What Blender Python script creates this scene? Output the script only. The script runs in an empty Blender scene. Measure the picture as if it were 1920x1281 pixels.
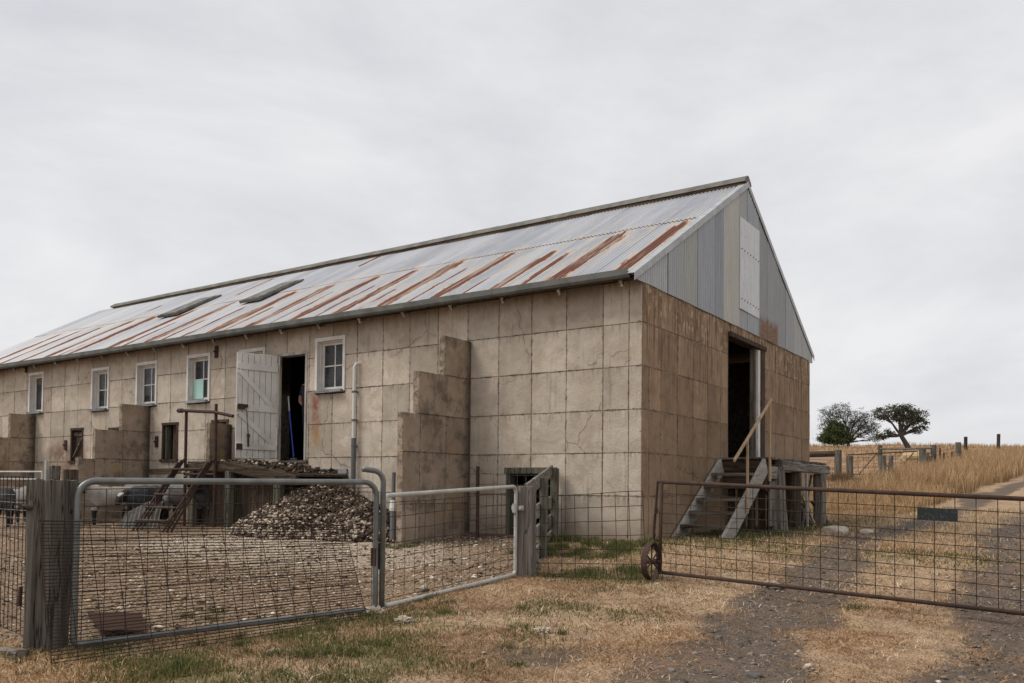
import bpy, math, random
import numpy as np
from mathutils import Vector, Matrix, noise as mnoise

random.seed(7)
RNG = np.random.default_rng(11)
SC = bpy.context.scene
COL = SC.collection

# ------------------------------------------------------------------ camera
yaw, pit, roll = math.radians(34.2502), math.radians(1.60096), math.radians(0.54542)
fwd = Vector((-math.sin(yaw)*math.cos(pit), math.cos(yaw)*math.cos(pit), math.sin(pit)))
rt = Vector((math.cos(yaw), math.sin(yaw), 0)); up = rt.cross(fwd)
r2 = rt*math.cos(roll)+up*math.sin(roll); u2 = r2.cross(fwd)
cam_d = bpy.data.cameras.new('camera'); cam = bpy.data.objects.new('camera', cam_d); COL.objects.link(cam)
cam.matrix_world = Matrix(((r2.x,u2.x,-fwd.x,5.10446),(r2.y,u2.y,-fwd.y,-10.69877),(r2.z,u2.z,-fwd.z,0.73186),(0,0,0,1)))
cam_d.sensor_width = 36; cam_d.lens = 1580.7/1920*36
cam_d.shift_y = (868.08-640.5)/1920
cam_d.clip_start = .05; cam_d.clip_end = 3000
SC.camera = cam

# ------------------------------------------------------------------ sky, sun, exposure
SUN_EL, SUN_AZ = math.radians(52), math.radians(228)      # azimuth clockwise from +Y
world = bpy.data.worlds.new('World'); SC.world = world; world.use_nodes = True
wt = world.node_tree; wt.nodes.clear()
wo = wt.nodes.new('ShaderNodeOutputWorld'); bg = wt.nodes.new('ShaderNodeBackground')
sky = wt.nodes.new('ShaderNodeTexSky'); sky.sky_type = 'NISHITA'; sky.sun_disc = False
sky.sun_elevation = SUN_EL; sky.sun_rotation = SUN_AZ
tc = wt.nodes.new('ShaderNodeTexCoord')
mp = wt.nodes.new('ShaderNodeMapping'); mp.inputs['Scale'].default_value = (1.0, 1.0, 2.6); mp.inputs['Rotation'].default_value=(.1,.12,.5)
n1 = wt.nodes.new('ShaderNodeTexNoise'); n1.inputs['Scale'].default_value = 1.9; n1.inputs['Detail'].default_value = 10; n1.inputs['Roughness'].default_value = .58; n1.inputs['Distortion'].default_value = .25
n2 = wt.nodes.new('ShaderNodeTexNoise'); n2.inputs['Scale'].default_value = 2.3; n2.inputs['Detail'].default_value = 5; n2.inputs['Roughness'].default_value = .5
cr = wt.nodes.new('ShaderNodeValToRGB'); cr.color_ramp.elements[0].position = .36; cr.color_ramp.elements[1].position = .63
cr.color_ramp.elements[0].color = (5.5, 5.53, 5.85, 1); cr.color_ramp.elements[1].color = (7.1, 7.08, 7.16, 1)
mr = wt.nodes.new('ShaderNodeMapRange'); mr.inputs[1].default_value=.56; mr.inputs[2].default_value=.74; mr.inputs[3].default_value=.97; mr.inputs[4].default_value=.84
mx = wt.nodes.new('ShaderNodeMix'); mx.data_type = 'RGBA'
L = wt.links.new
L(tc.outputs['Generated'], mp.inputs['Vector']); L(mp.outputs['Vector'], n1.inputs['Vector']); L(mp.outputs['Vector'], n2.inputs['Vector'])
L(n1.outputs['Fac'], cr.inputs['Fac']); L(n2.outputs['Fac'], mr.inputs[0]); L(mr.outputs[0], mx.inputs[0])
L(sky.outputs['Color'], mx.inputs[6]); L(cr.outputs['Color'], mx.inputs[7])
L(mx.outputs[2], bg.inputs['Color']); bg.inputs['Strength'].default_value = .1
L(bg.outputs['Background'], wo.inputs['Surface'])

sd = bpy.data.lights.new('sun', 'SUN'); sun = bpy.data.objects.new('sun', sd); COL.objects.link(sun)
sd.energy = 2.0; sd.angle = math.radians(28); sd.color = (1.0, .95, .88)
sv = Vector((math.sin(SUN_AZ)*math.cos(SUN_EL), math.cos(SUN_AZ)*math.cos(SUN_EL), math.sin(SUN_EL)))
sun.rotation_euler = (-sv).to_track_quat('-Z','Y').to_euler(); sun.location = (-8,-12,20)
SC.view_settings.view_transform = 'Standard'; SC.view_settings.look = 'None'
SC.view_settings.exposure = 0.28; SC.view_settings.gamma = 1; SC.view_settings.use_curve_mapping = False
SC.render.engine = 'CYCLES'
SC.cycles.max_bounces = 6; SC.cycles.diffuse_bounces = 3; SC.cycles.glossy_bounces = 3; SC.cycles.transparent_max_bounces = 8
SC.cycles.use_denoising = True

# ------------------------------------------------------------------ node helpers
class NT:
    def __init__(s, name):
        s.m = bpy.data.materials.new(name); s.m.use_nodes = True; s.t = s.m.node_tree
        s.b = s.t.nodes['Principled BSDF']
        s.b.inputs['Specular IOR Level'].default_value = .3
        s._pos = None
    def put(s, sock, v):
        if isinstance(v, bpy.types.NodeSocket): s.t.links.new(v, sock)
        elif isinstance(v, (tuple, list)) and len(v) == 3 and sock.type == 'RGBA': sock.default_value = (*v, 1)
        else: sock.default_value = v
    @property
    def pos(s):
        if s._pos is None: s._pos = s.t.nodes.new('ShaderNodeNewGeometry').outputs['Position']
        return s._pos
    def scale(s, vec, sc, rot=(0,0,0)):
        n = s.t.nodes.new('ShaderNodeMapping'); s.put(n.inputs['Vector'], vec); n.inputs['Scale'].default_value = sc; n.inputs['Rotation'].default_value = rot
        return n.outputs[0]
    def noise(s, vec, scale, detail=4, rough=.55, dist=0):
        n = s.t.nodes.new('ShaderNodeTexNoise'); s.put(n.inputs['Vector'], vec)
        n.inputs['Scale'].default_value = scale; n.inputs['Detail'].default_value = detail; n.inputs['Roughness'].default_value = rough; n.inputs['Distortion'].default_value = dist
        return n.outputs['Fac']
    def voro(s, vec, scale, feature='F1', out='Distance'):
        n = s.t.nodes.new('ShaderNodeTexVoronoi'); n.feature = feature; s.put(n.inputs['Vector'], vec); n.inputs['Scale'].default_value = scale
        return n.outputs[out]
    def mr(s, v, a, b, c=0., d=1., smooth=True):
        n = s.t.nodes.new('ShaderNodeMapRange'); n.interpolation_type = 'SMOOTHSTEP' if smooth else 'LINEAR'
        s.put(n.inputs[0], v)
        for i, q in enumerate((a,b,c,d)): s.put(n.inputs[i+1], q)
        return n.outputs[0]
    def math(s, op, a, b=0., c=None, clamp=False):
        n = s.t.nodes.new('ShaderNodeMath'); n.operation = op; n.use_clamp = clamp
        s.put(n.inputs[0], a); s.put(n.inputs[1], b)
        if c is not None: s.put(n.inputs[2], c)
        return n.outputs[0]
    def mix(s, f, A, B, blend='MIX'):
        n = s.t.nodes.new('ShaderNodeMix'); n.data_type = 'RGBA'; n.blend_type = blend
        s.put(n.inputs[0], f); s.put(n.inputs[6], A); s.put(n.inputs[7], B)
        return n.outputs[2]
    def sep(s, v):
        n = s.t.nodes.new('ShaderNodeSeparateXYZ'); s.put(n.inputs[0], v); return n.outputs
    def attr(s, name):
        n = s.t.nodes.new('ShaderNodeAttribute'); n.attribute_name = name; return n.outputs
    def oinfo(s): return s.t.nodes.new('ShaderNodeObjectInfo').outputs
    def uv(s):
        return s.t.nodes.new('ShaderNodeUVMap').outputs[0]
    def bump(s, h, strength=.3, dist=.01, prev=None):
        n = s.t.nodes.new('ShaderNodeBump'); n.inputs['Strength'].default_value = strength; n.inputs['Distance'].default_value = dist
        s.put(n.inputs['Height'], h)
        if prev is not None: s.put(n.inputs['Normal'], prev)
        s.t.links.new(n.outputs[0], s.b.inputs['Normal']); return n.outputs[0]
    def out(s, col=None, rough=None, metal=None, spec=None):
        if col is not None: s.put(s.b.inputs['Base Color'], col)
        if rough is not None: s.put(s.b.inputs['Roughness'], rough)
        if metal is not None: s.put(s.b.inputs['Metallic'], metal)
        if spec is not None: s.put(s.b.inputs['Specular IOR Level'], spec)
        return s.m

def box_mask(t, sock, lo, hi, soft):
    a = t.mr(sock, lo-soft, lo+soft); b = t.mr(sock, hi-soft, hi+soft, 1., 0.)
    return t.math('MULTIPLY', a, b)

def m_concrete(name, A, B, grime, grime_amt, kind):
    t = NT(name); p = t.pos; x, y, z = t.sep(p)
    rnd = t.oinfo()['Random']
    big = t.noise(p, .9, 4, .6); med = t.noise(p, 4.5, 5, .6)
    c = t.mix(t.mr(big, .35, .65), A, B)
    c = t.mix(t.mr(med, .42, .72, 0, .42), c, tuple(q*.66 for q in B))
    off = t.math('MULTIPLY', rnd, 31.)
    blot = t.noise(t.scale(p, (1.0,1.0,1.4)), 1.9, 6, .65, .6)
    c = t.mix(t.mr(blot, .48, .64, 0, .55), c, tuple(q*f for q, f in zip(A, (.68,.62,.56))))
    lite = t.noise(t.scale(p, (1.3,1.3,1.0)), 2.3, 5, .6, .4)
    c = t.mix(t.mr(lite, .57, .7, 0, .35), c, tuple(min(1, q*1.28) for q in A))
    c = t.mix(1.0, c, t.mix(rnd, (.83,.825,.81), (1.12,1.115,1.10)), 'MULTIPLY')
    streak = t.noise(t.scale(p, (7,7,.45)), 1.6, 4, .6)
    c = t.mix(t.mr(streak, .55, .78, 0, .38), c, grime)
    speck = t.noise(p, 70, 2, .6)
    c = t.mix(t.mr(speck, .60, .74, 0, .6), c, tuple(q*.4 for q in B))
    pit = t.noise(p, 24, 3, .65)
    c = t.mix(t.mr(pit, .66, .74, 0, .75), c, grime)
    # moss and dirt along the joints
    u, v, _ = t.sep(t.uv())
    eu = t.math('MINIMUM', u, t.math('SUBTRACT', 1., u)); ev = t.math('MINIMUM', v, t.math('SUBTRACT', 1., v))
    e = t.math('MINIMUM', eu, ev)
    jn = t.noise(t.scale(p, (3,3,3)), 3.2, 5, .7)
    wid = t.mr(jn, .42, .75, .008, .085)
    g = t.mr(e, 0., wid, 1., 0.)
    c = t.mix(t.math('MULTIPLY', g, t.mr(jn, .4, .62, .1, .75)), c, grime)
    topd = t.mr(v, .72, 1.0, 0., 1.)
    c = t.mix(t.math('MULTIPLY', topd, t.mr(t.noise(t.scale(p, (14,14,1.4)), 1.5, 4, .6), .45, .7, 0, grime_amt)), c, grime)
    if kind == 'front':
        r = t.math('MULTIPLY', box_mask(t, x, -6.62, -6.42, .07), box_mask(t, z, 1.45, 2.4, .1))
        c = t.mix(t.math('MULTIPLY', r, t.mr(med, .35, .6, .35, .85)), c, t.mix(t.mr(z, 1.5, 2.2), (.34,.2,.09), (.2,.06,.045)))
        r = t.math('MULTIPLY', box_mask(t, x, -15.9, -14.2, .25), box_mask(t, z, .7, 1.65, .2))
        c = t.mix(t.math('MULTIPLY', r, t.mr(med, .3, .6, .25, .8)), c, (.17,.1,.065))
        low = t.mr(t.math('ADD', z, t.math('MULTIPLY', med, .5)), .25, .75, 1., 0.)
        c = t.mix(t.math('MULTIPLY', low, .55), c, (.2,.145,.105))
        eave_shade = t.mr(t.math('ADD', z, t.math('MULTIPLY', streak, -.5)), 3.05, 3.45)
        c = t.mix(t.math('MULTIPLY', eave_shade, .45), c, (.17,.125,.09))  # shade below the eave painted into the wall colour
    if kind == 'gable':
        pz = t.mr(z, 2.75, 3.3)
        pn = t.noise(t.scale(p, (1,3.4,2.2)), 2.6, 7, .68, .3)
        band = t.math('MULTIPLY', t.mr(pn, .52, .6), pz)
        c = t.mix(t.math('MULTIPLY', band, .9), c, (.47,.355,.235))
        dk = t.noise(t.scale(p, (1,6,.5)), 2.0, 5, .6)
        c = t.mix(t.math('MULTIPLY', t.mr(dk, .47, .62, 0, .65), t.mr(z, 1.6, 3.3)), c, (.075,.05,.032))
    if kind == 'buttress':
        o = t.noise(p, 1.7, 4, .6)
        c = t.mix(t.math('MULTIPLY', t.mr(o, .52, .68, 0, .6), box_mask(t, z, .2, 1.5, .3)), c, (.36,.24,.12))
        tp = t.noise(p, 3.1, 5, .65)
        c = t.mix(t.mr(tp, .48, .66, 0, .7), c, (.12,.097,.074))
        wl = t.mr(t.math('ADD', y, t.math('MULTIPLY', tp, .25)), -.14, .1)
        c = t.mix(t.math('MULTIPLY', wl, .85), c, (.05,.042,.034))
    wob = t.t.nodes.new('ShaderNodeVectorMath'); wob.operation = 'ADD'
    nv_ = t.t.nodes.new('ShaderNodeTexNoise'); t.put(nv_.inputs['Vector'], p); nv_.inputs['Scale'].default_value = 5.; nv_.inputs['Detail'].default_value = 6
    vs_ = t.t.nodes.new('ShaderNodeVectorMath'); vs_.operation = 'SCALE'; vs_.inputs['Scale'].default_value = .22; t.t.links.new(nv_.outputs['Color'], vs_.inputs[0])
    t.put(wob.inputs[0], p); t.t.links.new(vs_.outputs[0], wob.inputs[1])
    crk = t.mr(t.voro(wob.outputs[0], .62, 'DISTANCE_TO_EDGE'), .0, .009, 1., 0.)
    crk = t.math('MULTIPLY', crk, t.mr(big, .5, .6))
    c = t.mix(t.math('MULTIPLY', crk, .5), c, grime)
    chip = t.math('MULTIPLY', t.mr(e, .0, .06, 1., 0.), t.mr(t.noise(p, 13, 4, .65), .58, .66))
    c = t.mix(t.math('MULTIPLY', chip, .8), c, grime)
    h = t.math('SUBTRACT', t.math('ADD', t.math('MULTIPLY', t.noise(p, 38, 4, .65), .6), t.math('MULTIPLY', pit, .8)), t.math('ADD', crk, chip))
    t.bump(h, .6, .012)
    return t.out(c, .92, 0, .15)

def m_wood(name, base, dark, axis, amt=1.0):
    """weathered timber, grain along axis"""
    t = NT(name); co = t.pos
    sc = [26,26,26]; sc[axis] = 1.1
    g = t.noise(t.scale(co, tuple(sc)), 1.0, 6, .65, .35)
    sc2 = [9,9,9]; sc2[axis] = .55
    crk = t.noise(t.scale(co, tuple(sc2)), 1.4, 5, .6, .5)
    blot = t.noise(co, 2.5, 3, .6)
    rnd = t.oinfo()['Random']
    c = t.mix(t.mr(g, .3, .7), dark, base)
    c = t.mix(t.mr(blot, .35, .7, 0, .45), c, tuple(q*.62 for q in base))
    line = t.math('ABSOLUTE', t.math('SUBTRACT', crk, .5))
    ck = t.mr(line, .0, .022*amt, 1., 0.)
    c = t.mix(t.math('MULTIPLY', ck, .85), c, tuple(q*.14 for q in dark))
    c = t.mix(1., c, t.mix(rnd, (.82,.82,.82), (1.15,1.13,1.1)), 'MULTIPLY')
    h = t.math('SUBTRACT', t.math('MULTIPLY', g, .5), t.math('MULTIPLY', ck, .7))
    t.bump(h, .7, .012)
    return t.out(c, .88, 0, .15)

def m_white(name, axis=2):
    t = NT(name); co = t.pos
    sc = [34,34,34]; sc[axis] = 4
    n = t.noise(t.scale(co, tuple(sc)), 1.0, 5, .7); b = t.noise(co, 3, 4, .6)
    c = t.mix(t.mr(b, .35, .7), (.7,.685,.65), (.58,.56,.52))
    chip = t.math('MULTIPLY', t.mr(n, .6, .68), t.mr(b, .42, .6))
    c = t.mix(t.math('MULTIPLY', chip, .9), c, (.19,.165,.14))
    x,y,z = t.sep(co)
    dirt = t.math('MULTIPLY', t.mr(t.math('ADD', z, t.math('MULTIPLY', b, .8)), 1.7, 2.3, 1., 0.), t.mr(b, .4, .65))
    c = t.mix(t.math('MULTIPLY', dirt, .35), c, (.36,.27,.18))
    t.bump(n, .25, .004)
    return t.out(c, .7)

def m_metal(name, A, B, rough=.45, metal=.6, rust=0.0, scale=6):
    t = NT(name); p = t.pos
    n = t.noise(p, scale, 5, .6); n2_ = t.noise(p, scale*5, 3, .6)
    c = t.mix(t.mr(n, .35, .65), A, B)
    c = t.mix(t.mr(n2_, .6, .75, 0, .35), c, tuple(q*.55 for q in A))
    m_ = metal
    if rust > 0:
        r = t.mr(t.noise(p, scale*1.7, 6, .7), .72-.3*rust, .8-.3*rust)
        c = t.mix(r, c, (.115,.05,.028)); m_ = t.mr(r, 0., 1., metal, 0., False)
    t.bump(n2_, .2, .003)
    return t.out(c, rough, m_)

M = {}
M['wall'] = m_concrete('wall concrete', (.56,.492,.412), (.45,.388,.32), (.12,.097,.077), .45, 'front')
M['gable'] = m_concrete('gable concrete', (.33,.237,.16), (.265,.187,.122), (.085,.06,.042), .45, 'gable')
M['buttress'] = m_concrete('buttress concrete', (.4,.32,.25), (.31,.245,.185), (.085,.07,.055), .6, 'buttress')
def m_mortar():
    t = NT('mortar'); n = t.noise(t.pos, 8, 5, .7)
    return t.out(t.mix(t.mr(n,.35,.65), (.14,.112,.088), (.38,.31,.24)), .95)
M['mortar'] = m_mortar()
def m_flat(name, c, rough=.8, spec=.2, var=.25, scale=9):
    t = NT(name); n = t.noise(t.pos, scale, 4, .6)
    return t.out(t.mix(n, tuple(q*(1-var) for q in c), tuple(q*(1+var) for q in c)), rough, 0, spec)
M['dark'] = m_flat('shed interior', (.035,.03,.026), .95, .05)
M['grey_wood'] = m_wood('weathered post timber', (.25,.225,.195), (.085,.074,.064), 2)
M['old_post'] = m_wood('old dark-grey split timber', (.185,.165,.142), (.055,.048,.041), 2, 1.3)
M['grey_wood_x'] = m_wood('weathered beam timber along x', (.23,.2,.165), (.075,.062,.05), 0)
M['grey_wood_y'] = m_wood('weathered beam timber along y', (.33,.305,.27), (.13,.118,.1), 1)
M['dark_wood'] = m_wood('dark old timber', (.11,.08,.058), (.035,.026,.02), 2)
M['dark_wood_x'] = m_wood('dark old timber along x', (.125,.088,.06), (.04,.03,.022), 0)
M['green_wood'] = m_wood('lichened timber', (.17,.165,.125), (.07,.068,.052), 2)
M['tan_wood'] = m_wood('pale new timber', (.6,.45,.29), (.38,.27,.17), 2, .3)
M['white'] = m_white('flaking white paint')
M['white_x'] = m_white('flaking white paint along x', 0)
M['worn_white'] = m_wood('worn white timber', (.55,.53,.49), (.24,.22,.19), 2)
M['pale_wood'] = m_wood('pale grey timber', (.46,.43,.385), (.29,.265,.235), 1, .25)
M['sill_grey'] = m_wood('bare grey sill', (.36,.36,.36), (.2,.2,.2), 0)
M['galv'] = m_metal('galvanised tube', (.21,.22,.215), (.15,.155,.15), .42, .5)
M['galv_lite'] = m_metal('pale galvanised tube', (.5,.49,.45), (.38,.38,.36), .5, .3)
M['rust'] = m_metal('rusty steel', (.075,.042,.03), (.045,.03,.024), .8, .15, .35, 14)
M['wire'] = m_metal('rusty wire', (.04,.026,.019), (.024,.017,.014), .85, 0)
M['wire_galv'] = m_metal('galvanised wire', (.28,.285,.28), (.2,.2,.2), .6, .3)
M['gutter'] = m_metal('gutter steel', (.145,.148,.14), (.095,.098,.09), .7, .05, .12, 4)
M['ridge'] = m_metal('ridge steel', (.17,.16,.14), (.1,.092,.08), .65, .25, .12, 4)
M['flash'] = m_metal('barge flashing', (.43,.445,.45), (.34,.355,.365), .55, .3)
M['blue'] = m_flat('blue broom handle', (.03,.07,.42), .4, .4)
M['mint'] = m_flat('mint board', (.42,.66,.6), .7, .2, .06)
M['plastic_white'] = m_flat('white pipe', (.62,.61,.58), .5, .3, .1)
M['plastic_grey'] = m_flat('grey pipe', (.13,.135,.14), .5, .3, .15)
M['sign'] = None
def m_sign():
    t = NT('dark sign plate'); p = t.pos
    n = t.noise(t.scale(p, (60,60,35)), 1., 2, .5, 1.2)
    t.bump(n, .5, .004)
    return t.out(t.mix(t.mr(n,.55,.72), (.022,.027,.027), (.085,.095,.095)), .55, .2)
M['sign'] = m_sign()
def m_glass():
    t = NT('dirty window glass'); n = t.noise(t.pos, 3, 5, .7)
    t.b.inputs['Alpha'].default_value = .8
    return t.out(t.mix(t.mr(n,.35,.7), (.02,.022,.025), (.07,.073,.077)), t.mr(n,.3,.7,.1,.35), 0, .35)
M['glass'] = m_glass()
def m_skyl():
    t = NT('mossy skylight sheet'); n = t.noise(t.pos, 7, 5, .7)
    return t.out(t.mix(t.mr(n,.4,.62), (.2,.195,.18), (.075,.075,.055)), .8)
M['skylight'] = m_skyl()
def m_roof():
    t = NT('corrugated roof iron'); p = t.pos; x,y,z = t.sep(p)
    rnd = t.oinfo()['Random']
    r = t.attr('rust')['Fac']
    n = t.noise(t.scale(p, (11,1.8,1.8)), 1., 7, .72, .3)
    f = t.noise(t.scale(p, (40,6,6)), 1., 3, .6)
    d = t.math('ADD', r, t.math('MULTIPLY', t.math('SUBTRACT', n, .5), 1.5))
    d = t.math('ADD', d, t.math('MULTIPLY', t.math('MULTIPLY', t.math('COSINE', t.math('MULTIPLY', x, 2*math.pi/.0765)), r), .16))
    rust = t.mr(d, .38, .54)
    halo = t.mr(d, .0, .42)
    big = t.noise(t.scale(p, (2.2,.25,.25)), 1., 4, .55)
    c = t.mix(t.mr(big, .35, .65), (.50,.51,.53), (.385,.40,.435))
    c = t.mix(t.mr(n, .56, .72, 0, .3), c, (.62,.58,.5))
    c = t.mix(1., c, t.mix(rnd, (.9,.9,.91), (1.06,1.06,1.06)), 'MULTIPLY')
    c = t.mix(t.math('MULTIPLY', halo, .75), c, (.6,.5,.38))
    edge = t.mr(d, .26, .44)
    c = t.mix(t.math('MULTIPLY', edge, .7), c, (.42,.22,.1))
    c = t.mix(rust, c, t.mix(f, (.095,.034,.024), (.2,.072,.043)))
    rib_shade = t.mr(t.math('COSINE', t.math('MULTIPLY', x, 2*math.pi/.0765)), -1., .2, .62, 1.)
    c = t.mix(1., c, t.mix(rib_shade, (.0,.0,.0), (1.,1.,1.)), 'MULTIPLY')  # troughs darkened in the colour so the roof ribs read as shaded
    wsh = t.noise(t.scale(p, (5,.5,.5)), 1., 4, .6)
    c = t.mix(t.math('MULTIPLY', t.mr(wsh, .5, .66, 0, .5), t.mr(z, 4.9, 5.2, 1., 0.)), c, (.56,.5,.41))
    spot = t.noise(p, 9, 3, .6)
    c = t.mix(t.mr(spot, .7, .74, 0, .6), c, (.2,.13,.08))
    return t.out(c, t.mr(rust,0.,1.,.5,.9), t.mr(halo,0.,1.,.3,0.), .4)
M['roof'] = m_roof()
def m_clad():
    t = NT('corrugated gable iron'); p = t.pos; x,y,z = t.sep(p)
    c0 = t.mix(1., t.oinfo()['Color'], (.96,1.,1.04), 'MULTIPLY')
    n = t.noise(t.scale(p, (3,12,1.2)), 1., 6, .65); s = t.noise(p, 26, 3, .6)
    c = t.mix(1., c0, t.mix(n, (.72,.72,.72), (1.22,1.22,1.22)), 'MULTIPLY')
    rib_shade = t.mr(t.math('COSINE', t.math('MULTIPLY', y, 2*math.pi/.0765)), -1., .3, .36, 1.)
    c = t.mix(1., c, t.mix(rib_shade, (.0,.0,.0), (1.,1.,1.)), 'MULTIPLY')  # rib shading of the gable iron painted into its colour
    c = t.mix(t.mr(s,.55,.75,0,.35), c, (.2,.21,.21))
    rm = t.math('MULTIPLY', box_mask(t, y, 5.0, 6.15, .12), t.mr(t.math('ADD', z, t.math('MULTIPLY', n, -.55)), 3.62, 3.78, 1., 0.))
    c = t.mix(t.math('MULTIPLY', rm, t.mr(s,.3,.6,.5,1.)), c, (.22,.125,.075))
    return t.out(c, .55, .3, .35)
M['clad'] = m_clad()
def m_vcol(name, rough=.9, trans=0., bump=0.):
    t = NT(name); a = t.attr('col')['Color']
    n = t.noise(t.pos, 30, 3, .6)
    c = t.mix(1., a, t.mix(n, (.75,.75,.75), (1.2,1.2,1.2)), 'MULTIPLY')
    if bump: t.bump(t.noise(t.pos, 55, 4, .7), bump, .02)
    t.out(c, rough, 0, .1)
    if trans:
        tr = t.t.nodes.new('ShaderNodeBsdfTranslucent'); t.put(tr.inputs['Color'], c)
        ms = t.t.nodes.new('ShaderNodeMixShader'); ms.inputs[0].default_value = trans
        o = t.t.nodes['Material Output']
        t.t.links.new(t.b.outputs[0], ms.inputs[1]); t.t.links.new(tr.outputs[0], ms.inputs[2]); t.t.links.new(ms.outputs[0], o.inputs['Surface'])
    return t.m
M['blade'] = m_vcol('grass blades', .85, .25)
M['leaf'] = m_vcol('leaves', .7, .2)
M['clump'] = m_vcol('dags and wool', .95, 0, .5)
M['stone'] = m_vcol('slate chips', .85, 0, .4)
def m_animal():
    t = NT('fleece and face'); a = t.attr('col')['Color']; oc = t.oinfo()['Color']
    p = t.pos
    n = t.noise(p, 45, 4, .7); n2_ = t.noise(p, 9, 4, .6)
    w = t.attr('fleece')['Fac']
    fl = t.mix(1., oc, t.mix(n2_, (.6,.6,.6), (1.3,1.3,1.3)), 'MULTIPLY')
    t.bump(t.math('ADD', n, n2_), .8, .03)
    return t.out(t.mix(w, a, fl), .95, 0, .1)
M['sheep'] = m_animal()
M['skin'] = m_flat('skin', (.5,.27,.19), .6, .3, .08)
M['cloth'] = m_flat('dark work clothes', (.03,.03,.035), .9, .1)
M['hair'] = m_flat('brown hair', (.05,.03,.02), .7, .2)
M['bark'] = m_flat('bark', (.085,.07,.06), .95, .1)
M['rope'] = m_flat('pale rope', (.45,.4,.32), .9, .1)
M['wool_pale'] = m_flat('pale wool', (.42,.35,.28), .95, .1, .3, 40)
M['rock'] = m_flat('pale rock', (.46,.39,.33), .9, .2, .3, 20)
M['tin'] = m_metal('old corrugated tin', (.27,.265,.25), (.19,.175,.155), .6, .25, .45, 8)

# ------------------------------------------------------------------ mesh helpers
def tag(o, label=None, cat=None, group=None, kind=None):
    if label: o['label'] = label
    if cat: o['category'] = cat
    if group: o['group'] = group
    if kind: o['kind'] = kind
    return o
def origin(o):
    v = Vector((0,0,0))
    while o is not None: v += o.location; o = o.parent
    return v
def link(name, me, mat, parent=None, smooth=False):
    if mat is not None and len(me.materials) == 0: me.materials.append(mat)
    o = bpy.data.objects.new(name, me); COL.objects.link(o)
    if parent is not None:
        o.parent = parent
    if smooth:
        me.polygons.foreach_set('use_smooth', [True]*len(me.polygons))
    return o
def thing(name, loc, label, cat, group=None):
    o = bpy.data.objects.new(name, None); COL.objects.link(o); o.location = loc; o.empty_display_size = .1
    return tag(o, label, cat, group)

class MB:
    """collects geometry in world coordinates"""
    def __init__(s): s.v = []; s.f = []; s.c = []; s.uvs = None
    def add(s, vs, fs, col=None):
        k = len(s.v); s.v.extend([tuple(p) for p in vs]); s.f.extend([tuple(i+k for i in f) for f in fs])
        if col is not None: s.c.extend([col]*len(vs))
    def box(s, lo, hi, jit=0.):
        x0,y0,z0 = lo; x1,y1,z1 = hi
        vs = [(x0,y0,z0),(x1,y0,z0),(x1,y1,z0),(x0,y1,z0),(x0,y0,z1),(x1,y0,z1),(x1,y1,z1),(x0,y1,z1)]
        if jit: vs = [tuple(q+random.uniform(-jit,jit) for q in p) for p in vs]
        s.add(vs, [(0,3,2,1),(4,5,6,7),(0,1,5,4),(1,2,6,5),(2,3,7,6),(3,0,4,7)])
    def bar(s, a, b, w, h, side=None, bev=0.):
        """square section bar from a to b, w across 'side', h across the other axis"""
        a = Vector(a); b = Vector(b); d = (b-a).normalized()
        sd_ = Vector(side) if side is not None else (Vector((0,0,1)) if abs(d.z) < .9 else Vector((1,0,0)))
        u = (sd_ - d*sd_.dot(d)).normalized(); v = d.cross(u)
        if bev <= 0:
            ring = [(-1,-1),(1,-1),(1,1),(-1,1)]
        else:
            bw, bh = bev/(w/2), bev/(h/2)
            ring = [(-1+bw,-1),(1-bw,-1),(1,-1+bh),(1,1-bh),(1-bw,1),(-1+bw,1),(-1,1-bh),(-1,-1+bh)]
        n = len(ring)
        vs = [a+u*(i*w/2)+v*(j*h/2) for i,j in ring]+[b+u*(i*w/2)+v*(j*h/2) for i,j in ring]
        fs = [(i,(i+1)%n,(i+1)%n+n,i+n) for i in range(n)]+[tuple(range(n-1,-1,-1)), tuple(range(n,2*n))]
        s.add(vs, fs)
    def tube(s, pts, r, n=8, caps=True, taper=None):
        pts = [Vector(p) for p in pts]; m = len(pts)
        base = len(s.v); vs = []; prev = None
        for i, p in enumerate(pts):
            d = (pts[min(i+1,m-1)]-pts[max(i-1,0)]).normalized()
            if prev is None:
                ref = Vector((0,0,1)) if abs(d.z) < .9 else Vector((1,0,0))
                u = (ref-d*ref.dot(d)).normalized()
            else: u = (prev-d*prev.dot(d)).normalized()
            prev = u; v = d.cross(u)
            rr = r if taper is None else taper[i]
            for k in range(n):
                a = 2*math.pi*k/n; vs.append(p+u*(math.cos(a)*rr)+v*(math.sin(a)*rr))
        fs = []
        for i in range(m-1):
            for k in range(n): fs.append((i*n+k, i*n+(k+1)%n, (i+1)*n+(k+1)%n, (i+1)*n+k))
        if caps: fs += [tuple(range(n-1,-1,-1)), tuple(range((m-1)*n, m*n))]
        s.add(vs, fs)
    def build(s, name, mat, parent=None, smooth=False, kind=None):
        o0 = origin(parent); me = bpy.data.meshes.new(name)
        vs = np.array(s.v, dtype=float)-np.array(o0)
        me.from_pydata(vs.tolist(), [], s.f)
        if s.c:
            a = me.attributes.new('col', 'FLOAT_COLOR', 'POINT'); a.data.foreach_set('color', np.array([(*c,1) for c in s.c], dtype=np.float32).ravel())
        me.update()
        o = link(name, me, mat, parent, smooth)
        if kind: o['kind'] = kind
        return o

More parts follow.
